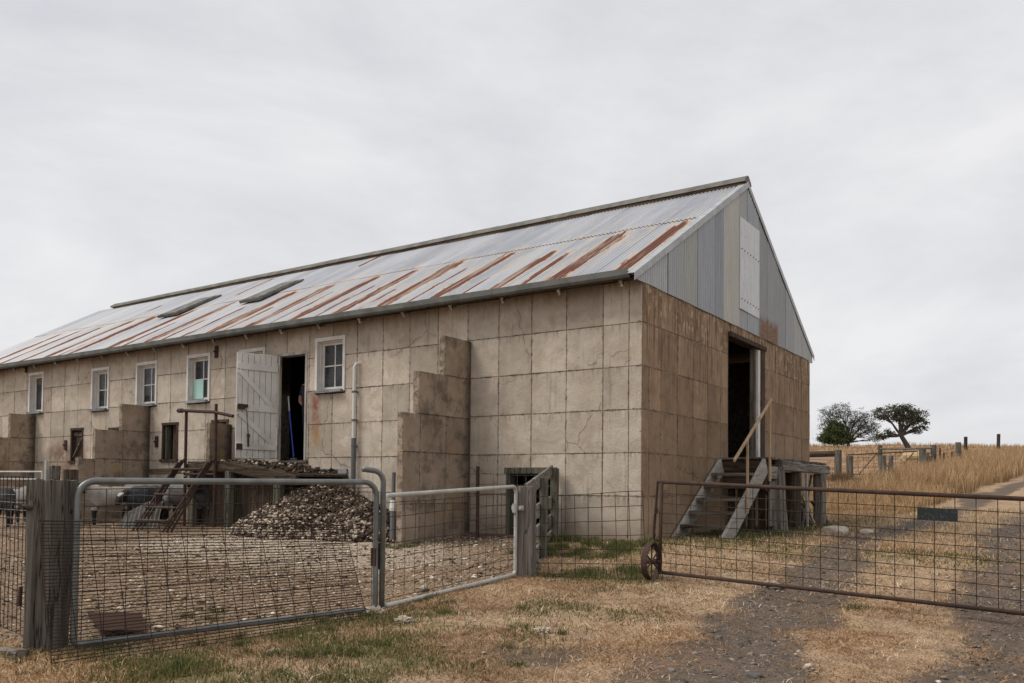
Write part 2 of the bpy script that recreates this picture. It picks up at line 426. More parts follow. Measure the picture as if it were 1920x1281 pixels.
def bulk(name, V, F, mat, col=None, parent=None, smooth=False):
    """fast mesh from arrays; F is (n,3) or (n,4)"""
    me = bpy.data.meshes.new(name); k = F.shape[1]
    me.vertices.add(len(V)); me.vertices.foreach_set('co', np.ascontiguousarray(V, dtype=np.float32).ravel())
    me.loops.add(F.size); me.loops.foreach_set('vertex_index', np.ascontiguousarray(F, dtype=np.int32).ravel())
    me.polygons.add(len(F)); me.polygons.foreach_set('loop_start', np.arange(0, F.size, k, dtype=np.int32))
    if smooth: me.polygons.foreach_set('use_smooth', np.ones(len(F), dtype=bool))
    if col is not None:
        a = me.attributes.new('col', 'FLOAT_COLOR', 'POINT')
        a.data.foreach_set('color', np.concatenate([col, np.ones((len(col),1))], 1).astype(np.float32).ravel())
    me.update(calc_edges=True)
    return link(name, me, mat, parent)

def rough_post(name, base, top, w, d, mat, parent=None, rings=14, around=20, amp=.008, taper=.0, square=.75, seed=0, yaw_=0.):
    """split-timber post with an uneven, fluted outline"""
    base = Vector(base); top = Vector(top); vs = []; fs = []
    ax = (top-base); Lh = ax.length
    for i in range(rings+1):
        t = i/rings; c = base+ax*t
        for k in range(around):
            a = 2*math.pi*k/around
            ca, sa = math.cos(a), math.sin(a)
            q = (abs(ca)**(2/(1-square*.8))+abs(sa)**(2/(1-square*.8)))**(-(1-square*.8)/2)
            n = mnoise.noise(Vector((ca*2.6+seed*3.1, sa*2.6+seed, t*Lh*1.1)))
            n2_ = mnoise.noise(Vector((ca*7+seed, sa*7, t*Lh*.8+seed*2)))
            sc = 1-taper*t
            px, py = ca*q*w/2*sc*(1)+ca*(n*amp*2.2+n2_*amp), sa*q*d/2*sc+sa*(n*amp*2.2+n2_*amp)
            cx, sx = math.cos(yaw_), math.sin(yaw_)
            dz = (mnoise.noise(Vector((ca*3+seed,sa*3,9)))*amp*2.5 if i == rings else 0)
            vs.append((c.x+px*cx-py*sx, c.y+px*sx+py*cx, c.z+dz))
    for i in range(rings):
        for k in range(around):
            fs.append((i*around+k, i*around+(k+1)%around, (i+1)*around+(k+1)%around, (i+1)*around+k))
    fs.append(tuple(range(around-1,-1,-1))); fs.append(tuple(range(rings*around, (rings+1)*around)))
    mb = MB(); mb.add(vs, fs)
    return mb.build(name, mat, parent)

def arc(c, u, v, r, a0, a1, n=6):
    c = Vector(c); u = Vector(u); v = Vector(v)
    return [c+u*(r*math.cos(a0+(a1-a0)*i/n))+v*(r*math.sin(a0+(a1-a0)*i/n)) for i in range(n+1)]

# ------------------------------------------------------------------ terrain
def xl(y):   # middle of the left wheel rut
    return np.interp(y, [-14,-6.2,-3.5,2.4,7,12,20,40,110], [4.4,3.25,2.93,2.45,2.25,2.2,2.55,4.3,12.])
def base_z(x, y):
    x = np.asarray(x, float); y = np.asarray(y, float)
    Ly = 4+4*np.clip((-x-2)/4, 0, 1)
    front = -.45*(1-np.exp(np.minimum(y,0)/Ly)) - .15*np.clip((x-1.4)/2.6,0,1)*np.clip(-y/2.6,0,1)
    t = np.clip(y,4,26)-4
    back = .0022*t*t + np.where(y>26, .068*(np.minimum(y,112)-26) - .022*(np.clip(x,-60,30)+22)*np.clip((y-26)/80,0,1), 0)
    back = back - np.where(y>112, .03*(y-112), 0)
    return np.where(y<0, front, back)
def gz(x, y):
    x = np.asarray(x, float); y = np.asarray(y, float)
    z = base_z(x, y)
    a = .010*np.sin(2.3*x+1.1*y)+.008*np.sin(1.3*x-3.1*y+1)+.006*np.sin(5.1*x+4.3*y+2)
    far = np.clip((y-10)/30, 0, 1)
    a = a + far*(.10*np.sin(.31*x+.17*y)+.06*np.sin(.7*x-.4*y+2))
    nearb = np.clip((-y)/.6, 0, 1)*np.clip(1,0,1)
    a = a*np.where((y<0)|(y>9)|(x>.4), np.clip(np.maximum(nearb, np.maximum((x-.3)/.8,(y-9)/2)),0,1), 0)
    d = np.minimum(np.abs(x-xl(y)), np.abs(x-xl(y)-1.75))
    rut = -.035*np.exp(-(d/.33)**2)*np.clip((x-.6)/.6,0,1)
    return z+a+rut
def gzf(x, y): return float(gz(x, y))
def hashn(x, y, s):
    """smooth value noise on a lattice, vectorised"""
    x = np.asarray(x)*s; y = np.asarray(y)*s
    xi = np.floor(x); yi = np.floor(y); fx = x-xi; fy = y-yi
    fx = fx*fx*(3-2*fx); fy = fy*fy*(3-2*fy)
    def h(a, b):
        q = np.sin(a*127.1+b*311.7+s*17.3)*43758.5453
        return q-np.floor(q)
    return (h(xi,yi)*(1-fx)+h(xi+1,yi)*fx)*(1-fy)+(h(xi,yi+1)*(1-fx)+h(xi+1,yi+1)*fx)*fy
def fbm(x, y, s): return .5*hashn(x,y,s)+.3*hashn(x,y,s*2.1)+.2*hashn(x,y,s*4.3)
FENCE = [(-.72,-7.72),(.13,-5.4),(.03,-3.03),(-1.4,0.)]
def yard_mask(x, y):
    xf = np.interp(y, [-40,-7.72,-5.4,-3.03,0,.2], [-18,-.72,.13,.03,-1.4,-1.4])
    left = np.where(y<-7.72, (x+.72)*.2+7.72, 0)     # behind the left wire fence
    m = np.clip((xf-x)/.12+.5, 0, 1)*np.clip((.4-y)/.2,0,1)
    yf = -7.72+(-.72-x)*-.16
    return m*np.clip((y-yf)/.12+.5, 0, 1)
def track_mask(x, y):
    w = .34+.045*np.clip(-y-3,0,3)
    d1 = np.abs(x-xl(y))-w; d2 = np.abs(x-xl(y)-1.75)-w
    n = (fbm(x,y,1.1)-.5)*.75+(fbm(x,y,4.)-.5)*.35
    m1 = 1/(1+np.exp(np.clip((d1+n)*7,-30,30))); m2 = 1/(1+np.exp(np.clip((d2+n)*7,-30,30)))
    patch = np.clip((fbm(x+5,y,.55)-.62)*8,0,1)*np.clip((x-1.2)/.8,0,1)*np.clip((5-x)/.5,0,1)*.7
    return np.clip(np.maximum(np.maximum(m1,m2),patch), 0, 1)*np.clip((x-.9)/.5,0,1)
def green_mask(x, y):
    n = fbm(x+3,y-7,.55)*.6+fbm(x,y,1.7)*.4
    g = np.clip((n-.49)*6, 0, 1)*.72
    g = g*np.clip((2.6-x)/1.2+.15, .08, 1)*np.where(y>6, .15, 1)*np.where((y>-4.2)&(x>.6)&(y<0),.5,1)
    nearwall = np.exp(-(np.minimum(y,0)/1.0)**2)*np.where((y<.3)&(x>-1.4),1,0)*.55
    stairs = np.exp(-((x-.7)/.9)**2)*np.where((y>.2)&(y<8.5),1,0)*.85
    fence = np.exp(-((y+2.8)/.3)**2)*np.where((x>-.1)&(x<1.5),1,0)*.7
    front = np.exp(-((y+7.3)/1.4)**2)*np.where((x>-1.3)&(x<1.4),1,0)*.4*np.clip((n-.4)*5,0,1)
    return np.clip(np.maximum.reduce([g,nearwall,stairs,fence,front]), 0, 1)

def axis(segs):
    out = []
    for a, b, h in segs: out += list(np.arange(a, b, h))
    return np.array(out+[segs[-1][1]])
gx = np.unique(np.round(axis([(-420,-60,30),(-60,-24,4),(-24,-9,.4),(-9,-2,.2),(-2,7,.09),(7,16,.5),(16,60,4),(60,420,30)]),3))
gy = np.unique(np.round(axis([(-60,-14,5),(-14,-9.5,.4),(-9.5,3,.09),(3,10,.16),(10,24,.4),(24,60,1),(60,130,2.5),(130,600,30)]),3))
GX, GY = np.meshgrid(gx, gy)
GZ = gz(GX, GY)
under = (GX<-.15)&(GY>.12)&(GY<8.5)&(GX>-21)
GZ = np.where(under, np.minimum(GZ, 0)-.25, GZ)
nx, ny = len(gx), len(gy)
V = np.stack([GX.ravel(), GY.ravel(), GZ.ravel()], 1)
idx = np.arange(nx*ny).reshape(ny, nx)
F = np.stack([idx[:-1,:-1].ravel(), idx[:-1,1:].ravel(), idx[1:,1:].ravel(), idx[1:,:-1].ravel()], 1)
TM, YM, GM = track_mask(GX,GY).ravel(), yard_mask(GX,GY).ravel(), green_mask(GX,GY).ravel()
mask = np.stack([TM, YM, GM], 1)
def m_ground():
    t = NT('paddock ground'); p = t.pos; x,y,z = t.sep(p)
    a = t.sep(t.attr('col')['Vector'])
    n1_ = t.noise(p, 1.3, 5, .6); n2_ = t.noise(p, 9, 5, .65); n3 = t.noise(p, 55, 4, .7); n4 = t.noise(p, 180, 2, .6)
    dry = t.mix(t.mr(n2_,.35,.65), (.37,.245,.147), (.215,.14,.088))
    dry = t.mix(t.mr(n3,.45,.7), dry, (.6,.47,.32))
    dry = t.mix(t.mr(n1_,.5,.68,0,.5), dry, (.16,.1,.062))
    straw = t.noise(t.scale(p,(60,14,20),(0,0,.5)),1.,3,.6)
    dry = t.mix(t.mr(straw,.56,.7,0,.6), dry, (.55,.44,.3))
    grn = t.mix(n2_, (.085,.095,.03), (.15,.13,.05))
    gm = t.mr(t.math('ADD', a[2], t.math('MULTIPLY', t.math('SUBTRACT', n2_, .5), 1.1)), .35, .85)
    c = t.mix(t.math('MULTIPLY', gm, .8), dry, grn)
    # field far behind: rosy dry pasture
    fy = t.mr(y, 24., 40.)
    fld = t.mix(t.mr(t.noise(t.scale(p,(.05,.5,.1)),1.,5,.6),.4,.6), (.36,.235,.14), (.25,.165,.115))
    c = t.mix(fy, c, fld)
    # bare track
    dirt = t.mix(t.mr(n2_,.3,.7), (.165,.126,.095), (.1,.08,.063))
    dirt = t.mix(t.mr(n1_,.5,.65,0,.7), dirt, (.185,.124,.088))
    dirt = t.mix(t.mr(n3,.58,.72,0,.7), dirt, (.235,.2,.17))
    dirt = t.mix(t.mr(n4,.6,.7,0,.5), dirt, (.06,.05,.043))
    tm = t.mr(t.math('ADD', t.math('ADD', a[0], t.math('MULTIPLY', t.math('SUBTRACT', n3, .5), 1.0)), t.math('MULTIPLY', t.math('SUBTRACT', straw, .5), .9)), .42, .52)
    c = t.mix(tm, c, dirt)
    # yard: trampled dung, straw and wool
    yc = t.mix(t.mr(n2_,.35,.68), (.29,.2,.13), (.16,.105,.068))
    yc = t.mix(t.mr(n3,.55,.66), yc, (.5,.41,.31))
    yc = t.mix(t.mr(n4,.56,.66,0,.8), yc, (.085,.06,.045))
    # clean wool trodden in before the heap, grey dung by the wall
    dx = t.math('SUBTRACT', x, -4.2); dy = t.math('SUBTRACT', y, -2.6)
    rr = t.math('ADD', t.math('MULTIPLY', t.math('MULTIPLY',dx,dx), .1), t.math('MULTIPLY', t.math('MULTIPLY',dy,dy), .28))
    pale = t.mr(t.math('ADD', rr, t.math('MULTIPLY', n2_, .8)), .7, 1.5, 1., 0.)
    yc = t.mix(t.math('MULTIPLY', pale, t.mr(n3,.42,.58,.05,.75)), yc, (.7,.61,.5))
    wallside = t.mr(t.math('ADD', y, t.math('MULTIPLY', n1_, -1.4)), -2.2, -1.5)
    yc = t.mix(t.math('MULTIPLY', t.math('MULTIPLY', wallside, box_mask(t,x,-3.2,1.,.4)), .75), yc, (.13,.095,.072))
    ym = t.mr(t.math('ADD', a[1], t.math('MULTIPLY', t.math('SUBTRACT', n2_, .5), .5)), .4, .6)
    c = t.mix(ym, c, yc)
    t.bump(t.math('ADD', t.math('MULTIPLY', n3, .6), t.math('MULTIPLY', n2_, .7)), .8, .03)
    return t.out(c, .95, 0, .08)
M['ground'] = m_ground()
FC = F.reshape(-1,4)
ft = TM[FC].mean(1); fyd = YM[FC].mean(1)
def sub_ground(name, sel):
    fs = FC[sel]; u, inv = np.unique(fs, return_inverse=True)
    o = bulk(name, V[u], inv.reshape(-1,4), M['ground'], mask[u], None, True)
    return tag(o, kind='structure')
isy = fyd > .5; ist = (ft > .5)&~isy
sub_ground('ground', ~isy&~ist)['label'] = 'dry paddock grass sloping gently up to the skyline'
sub_ground('dirt_track', ist)['label'] = 'two dark gravel wheel ruts running up beside the barn'
sub_ground('yard_ground', isy)['label'] = 'trampled sheep yard floor littered with wool and dung'

# ------------------------------------------------------------------ the barn
barn = thing('barn', (0,0,0), 'long old concrete panel barn with rusty corrugated iron roof', 'barn')
XL, WY, TOPZ = -21.0, 8.6, 3.66
C_ = .61
def subtract(rects, hole):
    out = []
    for (a0,b0,a1,b1) in rects:
        h0,k0,h1,k1 = hole
        if h1<=a0 or h0>=a1 or k1<=b0 or k0>=b1: out.append((a0,b0,a1,b1)); continue
        if k0>b0: out.append((a0,b0,a1,k0))
        if k1<b1: out.append((a0,k1,a1,b1))
        lo, hi = max(b0,k0), min(b1,k1)
        if h0>a0: out.append((a0,lo,h0,hi))
        if h1<a1: out.append((h1,lo,a1,hi))
    return out
WIN = [(-16.94,2.41,-16.23,3.46),(-14.05,2.36,-13.32,3.37),(-12.24,2.38,-11.46,3.37),(-10.4,2.37,-9.63,3.39),(-8.7,2.4,-7.94,3.36),(-6.54,2.37,-5.78,3.39)]
DOOR = (-7.55,1.18,-6.76,3.2)
HATCH = [(-14.92,1.2,-14.36,2.02),(-11.24,1.2,-10.68,2.02),(-13.3,1.3,-12.75,1.98),(-9.55,1.3,-9.02,2.02)]
LOW = [(-6.6,.38,-5.72,1.0),(-2.27,-.3,-1.4,1.0)]
GDOOR = (3.4,1.22,5.36,3.4)
front_holes = WIN+[DOOR]+HATCH+LOW
def wall_core(name, rect, holes, plane, th, mat):
    rects = [rect]
    for h in holes: rects = subtract(rects, h)
    mb = MB()
    for a0,b0,a1,b1 in rects:
        if plane == 'y0': mb.box((a0,0,b0),(a1,th,b1))
        elif plane == 'y1': mb.box((a0,WY-th,b0),(a1,WY,b1))
        elif plane == 'x0': mb.box((-th,a0,b0),(0,a1,b1))
        else: mb.box((XL,a0,b0),(XL+th,a1,b1))
    return mb.build(name, mat, barn)
w_front = wall_core('wall', (XL,-.35,0,TOPZ+.05), [(h[0]-.14,h[1],h[2],h[3]) if h is DOOR else h for h in front_holes], 'y0', .16, M['mortar'])
w_gable = wall_core('wall', (.16,-.35,WY-.16,TOPZ-.02), [GDOOR], 'x0', .16, M['mortar'])
w_back = wall_core('wall', (XL,-.35,0,TOPZ), [], 'y1', .16, M['wall'])
w_end = wall_core('wall', (.16,-.35,WY-.16,TOPZ), [], 'xl', .16, M['wall'])
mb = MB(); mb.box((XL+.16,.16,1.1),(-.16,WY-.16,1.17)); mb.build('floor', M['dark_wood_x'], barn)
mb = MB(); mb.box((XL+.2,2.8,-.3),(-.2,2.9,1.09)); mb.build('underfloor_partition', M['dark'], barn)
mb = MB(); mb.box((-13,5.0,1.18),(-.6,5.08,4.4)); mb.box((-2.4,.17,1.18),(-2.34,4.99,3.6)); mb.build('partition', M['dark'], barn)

def panel_mesh(cell, rects, place, parent, mat, proud=.011, gap=.003, name='concrete_panel'):
    vs, fs, uvs = [], [], []
    ca0,cb0,ca1,cb1 = cell
    dj = random.uniform(-.004,.004); ta = random.uniform(-.003,.003); tb = random.uniform(-.003,.003)
    for (a0,b0,a1,b1) in rects:
        A0 = a0+gap*random.uniform(.6,1.6) if abs(a0-ca0)<1e-6 else a0; A1 = a1-gap*random.uniform(.6,1.6) if abs(a1-ca1)<1e-6 else a1
        B0 = b0+gap*random.uniform(.6,1.5) if abs(b0-cb0)<1e-6 else b0; B1 = b1-gap*random.uniform(.6,1.5) if abs(b1-cb1)<1e-6 else b1
        i0 = .005 if A0!=a0 else 0; i1 = .005 if A1!=a1 else 0; j0 = .004 if B0!=b0 else 0; j1 = .004 if B1!=b1 else 0
        k = len(vs)
        for (a,b,d) in [(A0,B0,0),(A1,B0,0),(A1,B1,0),(A0,B1,0),(A0+i0,B0+j0,1),(A1-i1,B0+j0,1),(A1-i1,B1-j1,1),(A0+i0,B1-j1,1)]:
            u = (a-ca0)/(ca1-ca0); w = (b-cb0)/(cb1-cb0)
            dd = (proud+dj+ta*(u-.5)+tb*(w-.5)) if d else -.004
            vs.append(place(a,b,dd)); uvs.append((u,w))
        fs += [(k+4,k+5,k+6,k+7),(k,k+1,k+5,k+4),(k+1,k+2,k+6,k+5),(k+2,k+3,k+7,k+6),(k+3,k,k+4,k+7)]
    me = bpy.data.meshes.new(name); me.from_pydata(vs, [], fs)
    uv = me.uv_layers.new(name='UVMap')
    for l in me.loops: uv.data[l.index].uv = uvs[l.vertex_index]
    me.update()
    return link(name, me, mat, parent)
zc = [-.12,.61,1.22,1.83,2.44,3.05,3.66]
xc = [.0,-.2]+[-.61*i for i in range(1,35)]+[XL]
for i in range(len(xc)-1):
    for j in range(6):
        cell = (xc[i+1], zc[j], xc[i], zc[j+1]); rr = [cell]
        for h in front_holes: rr = subtract(rr, h)
        rr = [r for r in rr if r[2]-r[0]>.015 and r[3]-r[1]>.015]
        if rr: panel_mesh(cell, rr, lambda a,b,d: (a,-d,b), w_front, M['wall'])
yc_ = [0,.215]+[.61*i for i in range(1,15)]+[WY]
for i in range(len(yc_)-1):
    for j in range(6):
        cell = (yc_[i], zc[j], yc_[i+1], min(zc[j+1], 3.62))
        rr = subtract([cell], GDOOR)
        rr = [r for r in rr if r[2]-r[0]>.015 and r[3]-r[1]>.015]
        if rr: panel_mesh(cell, rr, lambda a,b,d: (d,a,b), w_gable, M['gable'], .008, .002)

# buttresses: three stepped blades of cast panels each
def buttress(x0, steps, th=.115):
    core = MB(); n = 0
    root = None
    rows = []
    for (d, z0, z1) in steps:
        core.box((x0-th+.012,-d+.012,z0),(x0-.012,-.012,z1-.012))
    root = core.build('buttress', M['mortar'], barn)
    for (d, z0, z1) in steps:
        nz = max(1, round((z1-z0)/.61)); zs = [z0+(z1-z0)*k/nz for k in range(nz+1)]
        ys = [0.02]
        while ys[-1]+.61 < d-.2: ys.append(round(ys[-1]+.61 if len(ys)>1 else .63,3))
        ys.append(d)
        for k in range(nz):
            for q in range(len(ys)-1):
                cell = (-ys[q+1], zs[k], -ys[q], zs[k+1])
                b = MB(); g0 = .003
                lo = (x0-th+random.uniform(-.004,.004), cell[0]+g0, cell[1]+g0); hi = (x0+random.uniform(-.004,.004), cell[2]-g0, cell[3]-(g0 if k<nz-1 or z1 in [s[1] for s in steps] else 0))
                bv = .008
                me = bpy.data.meshes.new('concrete_block')
                vs = []; 
                for xx, ins in ((lo[0],bv),(lo[0]+bv,0),(hi[0]-bv,0),(hi[0],bv)):
                    for (yy,zz_) in ((lo[1]+ins,lo[2]+ins),(hi[1]-ins,lo[2]+ins),(hi[1]-ins,hi[2]-ins),(lo[1]+ins,hi[2]-ins)):
                        vs.append((xx,yy,zz_))
                fs = [(0,1,2,3),(15,14,13,12)]
                for r in range(3):
                    for s in range(4): fs.append((r*4+s,(r+1)*4+s,(r+1)*4+(s+1)%4,r*4+(s+1)%4))
                me.from_pydata(vs, [], fs); uv = me.uv_layers.new(name='UVMap')
                for l in me.loops:
                    p = vs[l.vertex_index]; uv.data[l.index].uv = ((p[1]-cell[0])/(cell[2]-cell[0]), (p[2]-cell[1])/(cell[3]-cell[1]))
                me.update(); link('concrete_block', me, M['buttress'], root)
    return root
buttress(-2.97, [(1.62,-.3,1.22),(1.62,1.22,1.79),(1.29,1.79,2.42),(.69,2.42,3.03)])
buttress(-11.68, [(1.58,-.3,1.22),(1.24,1.22,1.83),(.67,1.83,2.4)])
buttress(-16.57, [(1.58,-.3,1.22),(1.24,1.22,1.81),(.62,1.81,2.4)])
buttress(-8.9, [(.95,-.3,1.1),(.53,1.1,1.91)])

# windows with reveals, frames, sashes and panes
def window(r, style):
    x0,z0,x1,z1 = r
    fr = MB(); w = .054
    fr.box((x0,-.035,z0+.04),(x0+w,.05,z1)); fr.box((x1-w,-.034,z0+.04),(x1,.05,z1)); fr.box((x0-.006,-.037,z1-w),(x1+.006,.05,z1+.012))
    fr.box((x0+w,.05,z0),(x0+w+.012,.16,z1-w)); fr.box((x1-w-.012,.05,z0),(x1-w,.16,z1-w)); fr.box((x0+w,.05,z1-w-.02),(x1-w,.16,z1-w))
    root = fr.build('window', M['white'], barn)
    sb = MB(); sb.bar((x0+w*.6,-.02,z0+.045),(x1-w*.6,-.02,z0+.045),.05,.16,(0,0,1)); sb.build('sill', M['sill_grey'], root)
    a0,a1,b0,b1 = x0+w+.012, x1-w-.012, z0+.085, z1-w-.02
    sh = MB(); s = .04; y0,y1 = .1,.135
    sh.box((a0,y0,b0),(a0+s,y1,b1)); sh.box((a1-s,y0,b0),(a1,y1,b1)); sh.box((a0+s,y0,b0),(a1-s,y1,b0+.055)); sh.box((a0+s,y0,b1-s),(a1-s,y1,b1))
    if style != 'single':
        mx_ = (a0+a1)/2; mz = (b0+b1)/2+.01
        sh.box((mx_-.011,y0+.003,b0+.055),(mx_+.011,y1-.003,b1-s)); sh.box((a0+s,y0+.005,mz-.011),(a1-s,y1-.005,mz+.011))
    sh.build('sash', M['white'] if style!='grey' else M['sill_grey'], root)
    if style == 'single':
        pn = MB(); pn.box((a0+s,.117,b0+.055),(a1-s,.121,b1-s-.13)); pn.build('pane', M['glass'], root)
        bd = MB(); bd.box((a0+s,.105,b1-s-.13),(a1-s,.128,b1-s)); bd.build('filler_board', M['grey_wood_x'], root)
    else:
        for i,(p0,p1) in enumerate(((a0+s,mx_-.011),(mx_+.011,a1-s))):
            for j,(q0,q1) in enumerate(((b0+.055,mz-.011),(mz+.011,b1-s))):
                pass
                pn = MB()
                if style == 'mint' and (i,j) == (0,0):
                    pn.box((p0-.02,.085,q0-.02),(p1+.03,.094,q1)); o = pn.build('board', M['mint'], root); o['label'] = 'mint green board'
                else:
                    pn.box((p0,.116+random.uniform(-.002,.002),q0),(p1,.12,q1)); pn.build('pane', M['glass'], root)
    if style == 'lamp':
        cu = MB(); cu.tube([(a1-.09,.2,b0+.06),(a1-.1,.2,b0+.3),(a1-.07,.21,b0+.5)],.03,6); cu.build('curtain', M['plastic_white'], root)
    return root
for r, s in zip(WIN, ['single','plain','broken','mint','plain','lamp']): window(r, s)

# the entrance: frame and the open white ledged-and-braced door
f = MB(); x0,z0,x1,z1 = DOOR
f.box((x0,-.03,z0),(x0+.05,.02,z1-.05)); f.box((x1-.045,-.03,z0),(x1,.15,z1-.05)); f.box((x0,-.035,z1-.05),(x1,.15,z1))
df = f.build('door_frame', M['worn_white'], barn)
f = MB(); f.box((x0-.05,-.06,z0-.05),(x1+.05,.15,z0)); f.build('threshold', M['grey_wood_x'], df)
hinge = Vector((-7.56,-.035,0)); outer = Vector((-7.83,-.74,0)); dv = (outer-hinge).normalized(); nv = Vector((dv.y,-dv.x,0))
if nv.x < 0: nv = -nv
door = MB(); door.bar(hinge+dv*.38+Vector((0,0,1.23))-nv*.018, hinge+dv*.38+Vector((0,0,3.15))-nv*.018, .74,.008, tuple(dv)); door = door.build('door', M['dark_wood'], barn); door['label'] = 'open white plank door'
W_ = .76; npl = 7
def on(u, z, d): return hinge+dv*u+Vector((0,0,z))+nv*d
for k in range(npl):
    u0, u1 = .01+k*W_/npl+.004, .01+(k+1)*W_/npl-.004
    b = MB(); zt = 3.17+random.uniform(-.01,.012); zb = 1.21+random.uniform(-.008,.012)
    b.bar(on((u0+u1)/2,zb,0), on((u0+u1)/2,zt,0), .024, (u1-u0), tuple(nv), .003)
    b.build('plank', M['white'], door)
for z in (2.9, 2.13, 1.42):
    b = MB(); b.bar(on(0.0,z,.026), on(.77,z+.015,.026), .115,.026,(0,0,1),.004); b.build('ledge', M['white_x'], door)
for za, zb in ((2.85,2.2),(2.07,1.5)):
    b = MB(); b.bar(on(.73,za-.02,.028), on(.1,zb,.028), .085,.024,tuple(dv.cross(nv)),.003); b.build('brace', M['white'], door)
b = MB(); b.bar(on(.62,2.155,.05), on(.755,2.16,.05), .1,.03,(0,0,1)); b.tube([on(.6,2.17,.06),on(.6,2.17,.085)],.035,10); b.build('latch', M['rust'], door)
b = MB()
for k in range(14):
    z = 2.12-k*.035; b.tube([on(.6-.004*k+.004*(k%2),z,.07),on(.6-.004*k-.004*(k%2),z-.028,.074)],.007,5)
b.tube([on(.55,1.64,.07),on(.55,1.42,.07)],.017,8); b.tube([on(.55,1.66,.07),on(.55,1.60,.07)],.028,8)
b.build('chain', M['rust'], door)
b = MB(); b.box((0,0,0),(0,0,0)); 
b = MB(); b.bar(on(.65,1.42,.045), on(.76,1.42,.045), .11,.008,(0,0,1)); b.build('plate', M['rust'], door)

# small timber hatches low on the wall
def hatch(r, style):
    x0,z0,x1,z1 = r; w = .055
    f = MB(); f.box((x0,-.025,z0),(x0+w,.14,z1)); f.box((x1-w,-.025,z0),(x1,.14,z1)); f.box((x0-.01,-.028,z1-w),(x1+.01,.14,z1)); f.box((x0-.02,-.06,z0-.02),(x1+.01,.14,z0+.04))
    root = f.build('hatch', M['dark_wood'], barn)
    if style == 'braced':
        n = 3
        for k in range(n):
            b = MB(); a0 = x0+w+(x1-x0-2*w)*k/n; a1 = x0+w+(x1-x0-2*w)*(k+1)/n
            b.box((a0+.003,.06,z0+.05),(a1-.003,.08,z1-w)); b.build('board', M['dark_wood'], root)
        b = MB(); b.bar((x0+w+.02,.045,z0+.12),(x1-w-.02,.045,z1-.2),.09,.025,(0,1,0)); b.build('brace', M['grey_wood'], root)
        for z in (z0+.1, z1-.15):
            b = MB(); b.box((x0+w+.002,.034,z-.04),(x1-w-.002,.058,z+.04)); b.build('ledge', M['grey_wood_x'], root)
    else:
        b = MB(); b.bar((x0+w+.05,.07,z0+.05),(x0+w+.05,.07,z1-w-.02),.03,.12,(1,0,0)); b.build('shutter', M['green_wood'], root)
        b = MB(); b.box((x0+w+.16,.1,z0+.045),(x1-w,.12,z1-w-.001)); b.build('board', M['dark_wood'], root)
    return root
hatch(HATCH[0],'braced'); hatch(HATCH[1],'open'); hatch(HATCH[2],'braced'); hatch(HATCH[3],'braced')
for k in (0,1):
    x0,z0,x1,z1 = LOW[k]
    f = MB(); f.box((x0,-.03,z0),(x0+.07,.13,z1-.07)); f.box((x1-.07,-.03,z0),(x1,.13,z1-.07)); f.box((x0-.03,-.04,z1-.07),(x1+.03,.13,z1+.02))
    root = f.build('hatch', M['green_wood'] if k else M['sill_grey'], barn)
    if k == 0:
        b = MB()
        for z in (.72,.8): b.tube([(x0+.07,.05,z),(x1-.07,.05,z)],.006,5)
        b.build('bar', M['wire_galv'], root)
    else:
        b = MB()
        for z in np.arange(.1,.95,.16): b.tube([(x0+.07,.06,z),(x1-.07,.06,z)],.005,5)
        for x in np.arange(x0+.15,x1-.1,.16): b.tube([(x,.06,-.1),(x,.06,.93)],.005,5)
        b.build('wire_mesh', M['wire_galv'], root)
# rusty wall plates, hooks and the pipe
for (x,z) in ((-15.13,1.62),(-11.42,1.62),(-9.43,3.4),(-17.1,3.62)):
    b = MB(); b.box((x-.045,-.04,z-.12),(x+.045,-.012,z+.12)); b.tube([(x,-.03,z),(x,-.09,z)],.02,8); b.build('tie_plate', M['rust'], barn)
b = MB(); b.tube([(-5.4,.02,2.87),(-5.45,-.07,2.86),(-5.475,-.09,2.8),(-5.475,-.09,1.55)],.032,10); pipe = b.build('downpipe', M['plastic_white'], barn)
b = MB(); b.tube([(-5.475,-.09,1.55),(-5.475,-.09,.1)],.042,10); b.build('sleeve', M['plastic_grey'], pipe)
for z in (2.35,1.85,1.4):
    b = MB(); b.tube([(-5.475,-.09,z),(-5.475,-.09,z+.03)],.046,10); b.box((-5.49,-.06,z),(-5.46,-.013,z+.03)); b.build('bracket', M['plastic_grey'], pipe)

# roof
K = .573; YR = 4.3; ZR = 6.30; XE = -21.4; XN = .03
def rz(y): return ZR-K*abs(y-YR)
rb = MB()
for s in (1,-1):
    ye = -.34 if s == 1 else 8.80
    vs = []
    for x in (XE+.02, XN-.06):
        vs += [(x,YR,ZR-.03),(x,ye,rz(ye)-.03),(x,ye,rz(ye)-.06),(x,YR,ZR-.06)]
    rb.add(vs, [(0,1,5,4),(1,2,6,5),(2,3,7,6),(0,4,7,3),(0,3,2,1),(4,5,6,7)])
roof = rb.build('roof', M['dark_wood'], barn)
RUST = [(-.3,2.22,.1),(-1.40,2.24,.13),(-2.49,1.9,.11),(-3.72,2.25,.12),(-4.91,2.3,.14),(-5.93,2.15,.12),(-7.1,2.28,.12),(-8.35,2.2,.13),(-9.6,2.25,.16),(-9.05,1.2,.05),
        (-11.75,2.2,.13),(-11.2,1.0,.07),(-13.2,2.1,.13),(-12.6,1.3,.06),(-14.86,2.25,.15),(-15.4,1.0,.05),(-16.0,2.25,.14),(-17.28,2.1,.13),(-18.4,2.2,.13),(-19.4,2.1,.12),(-10.5,1.6,.06),(-6.5,1.5,.05),(-4.3,1.6,.05),(-3.1,1.3,.04),(-2.0,1.7,.05),(-7.7,1.5,.05),(-5.4,1.2,.04)]
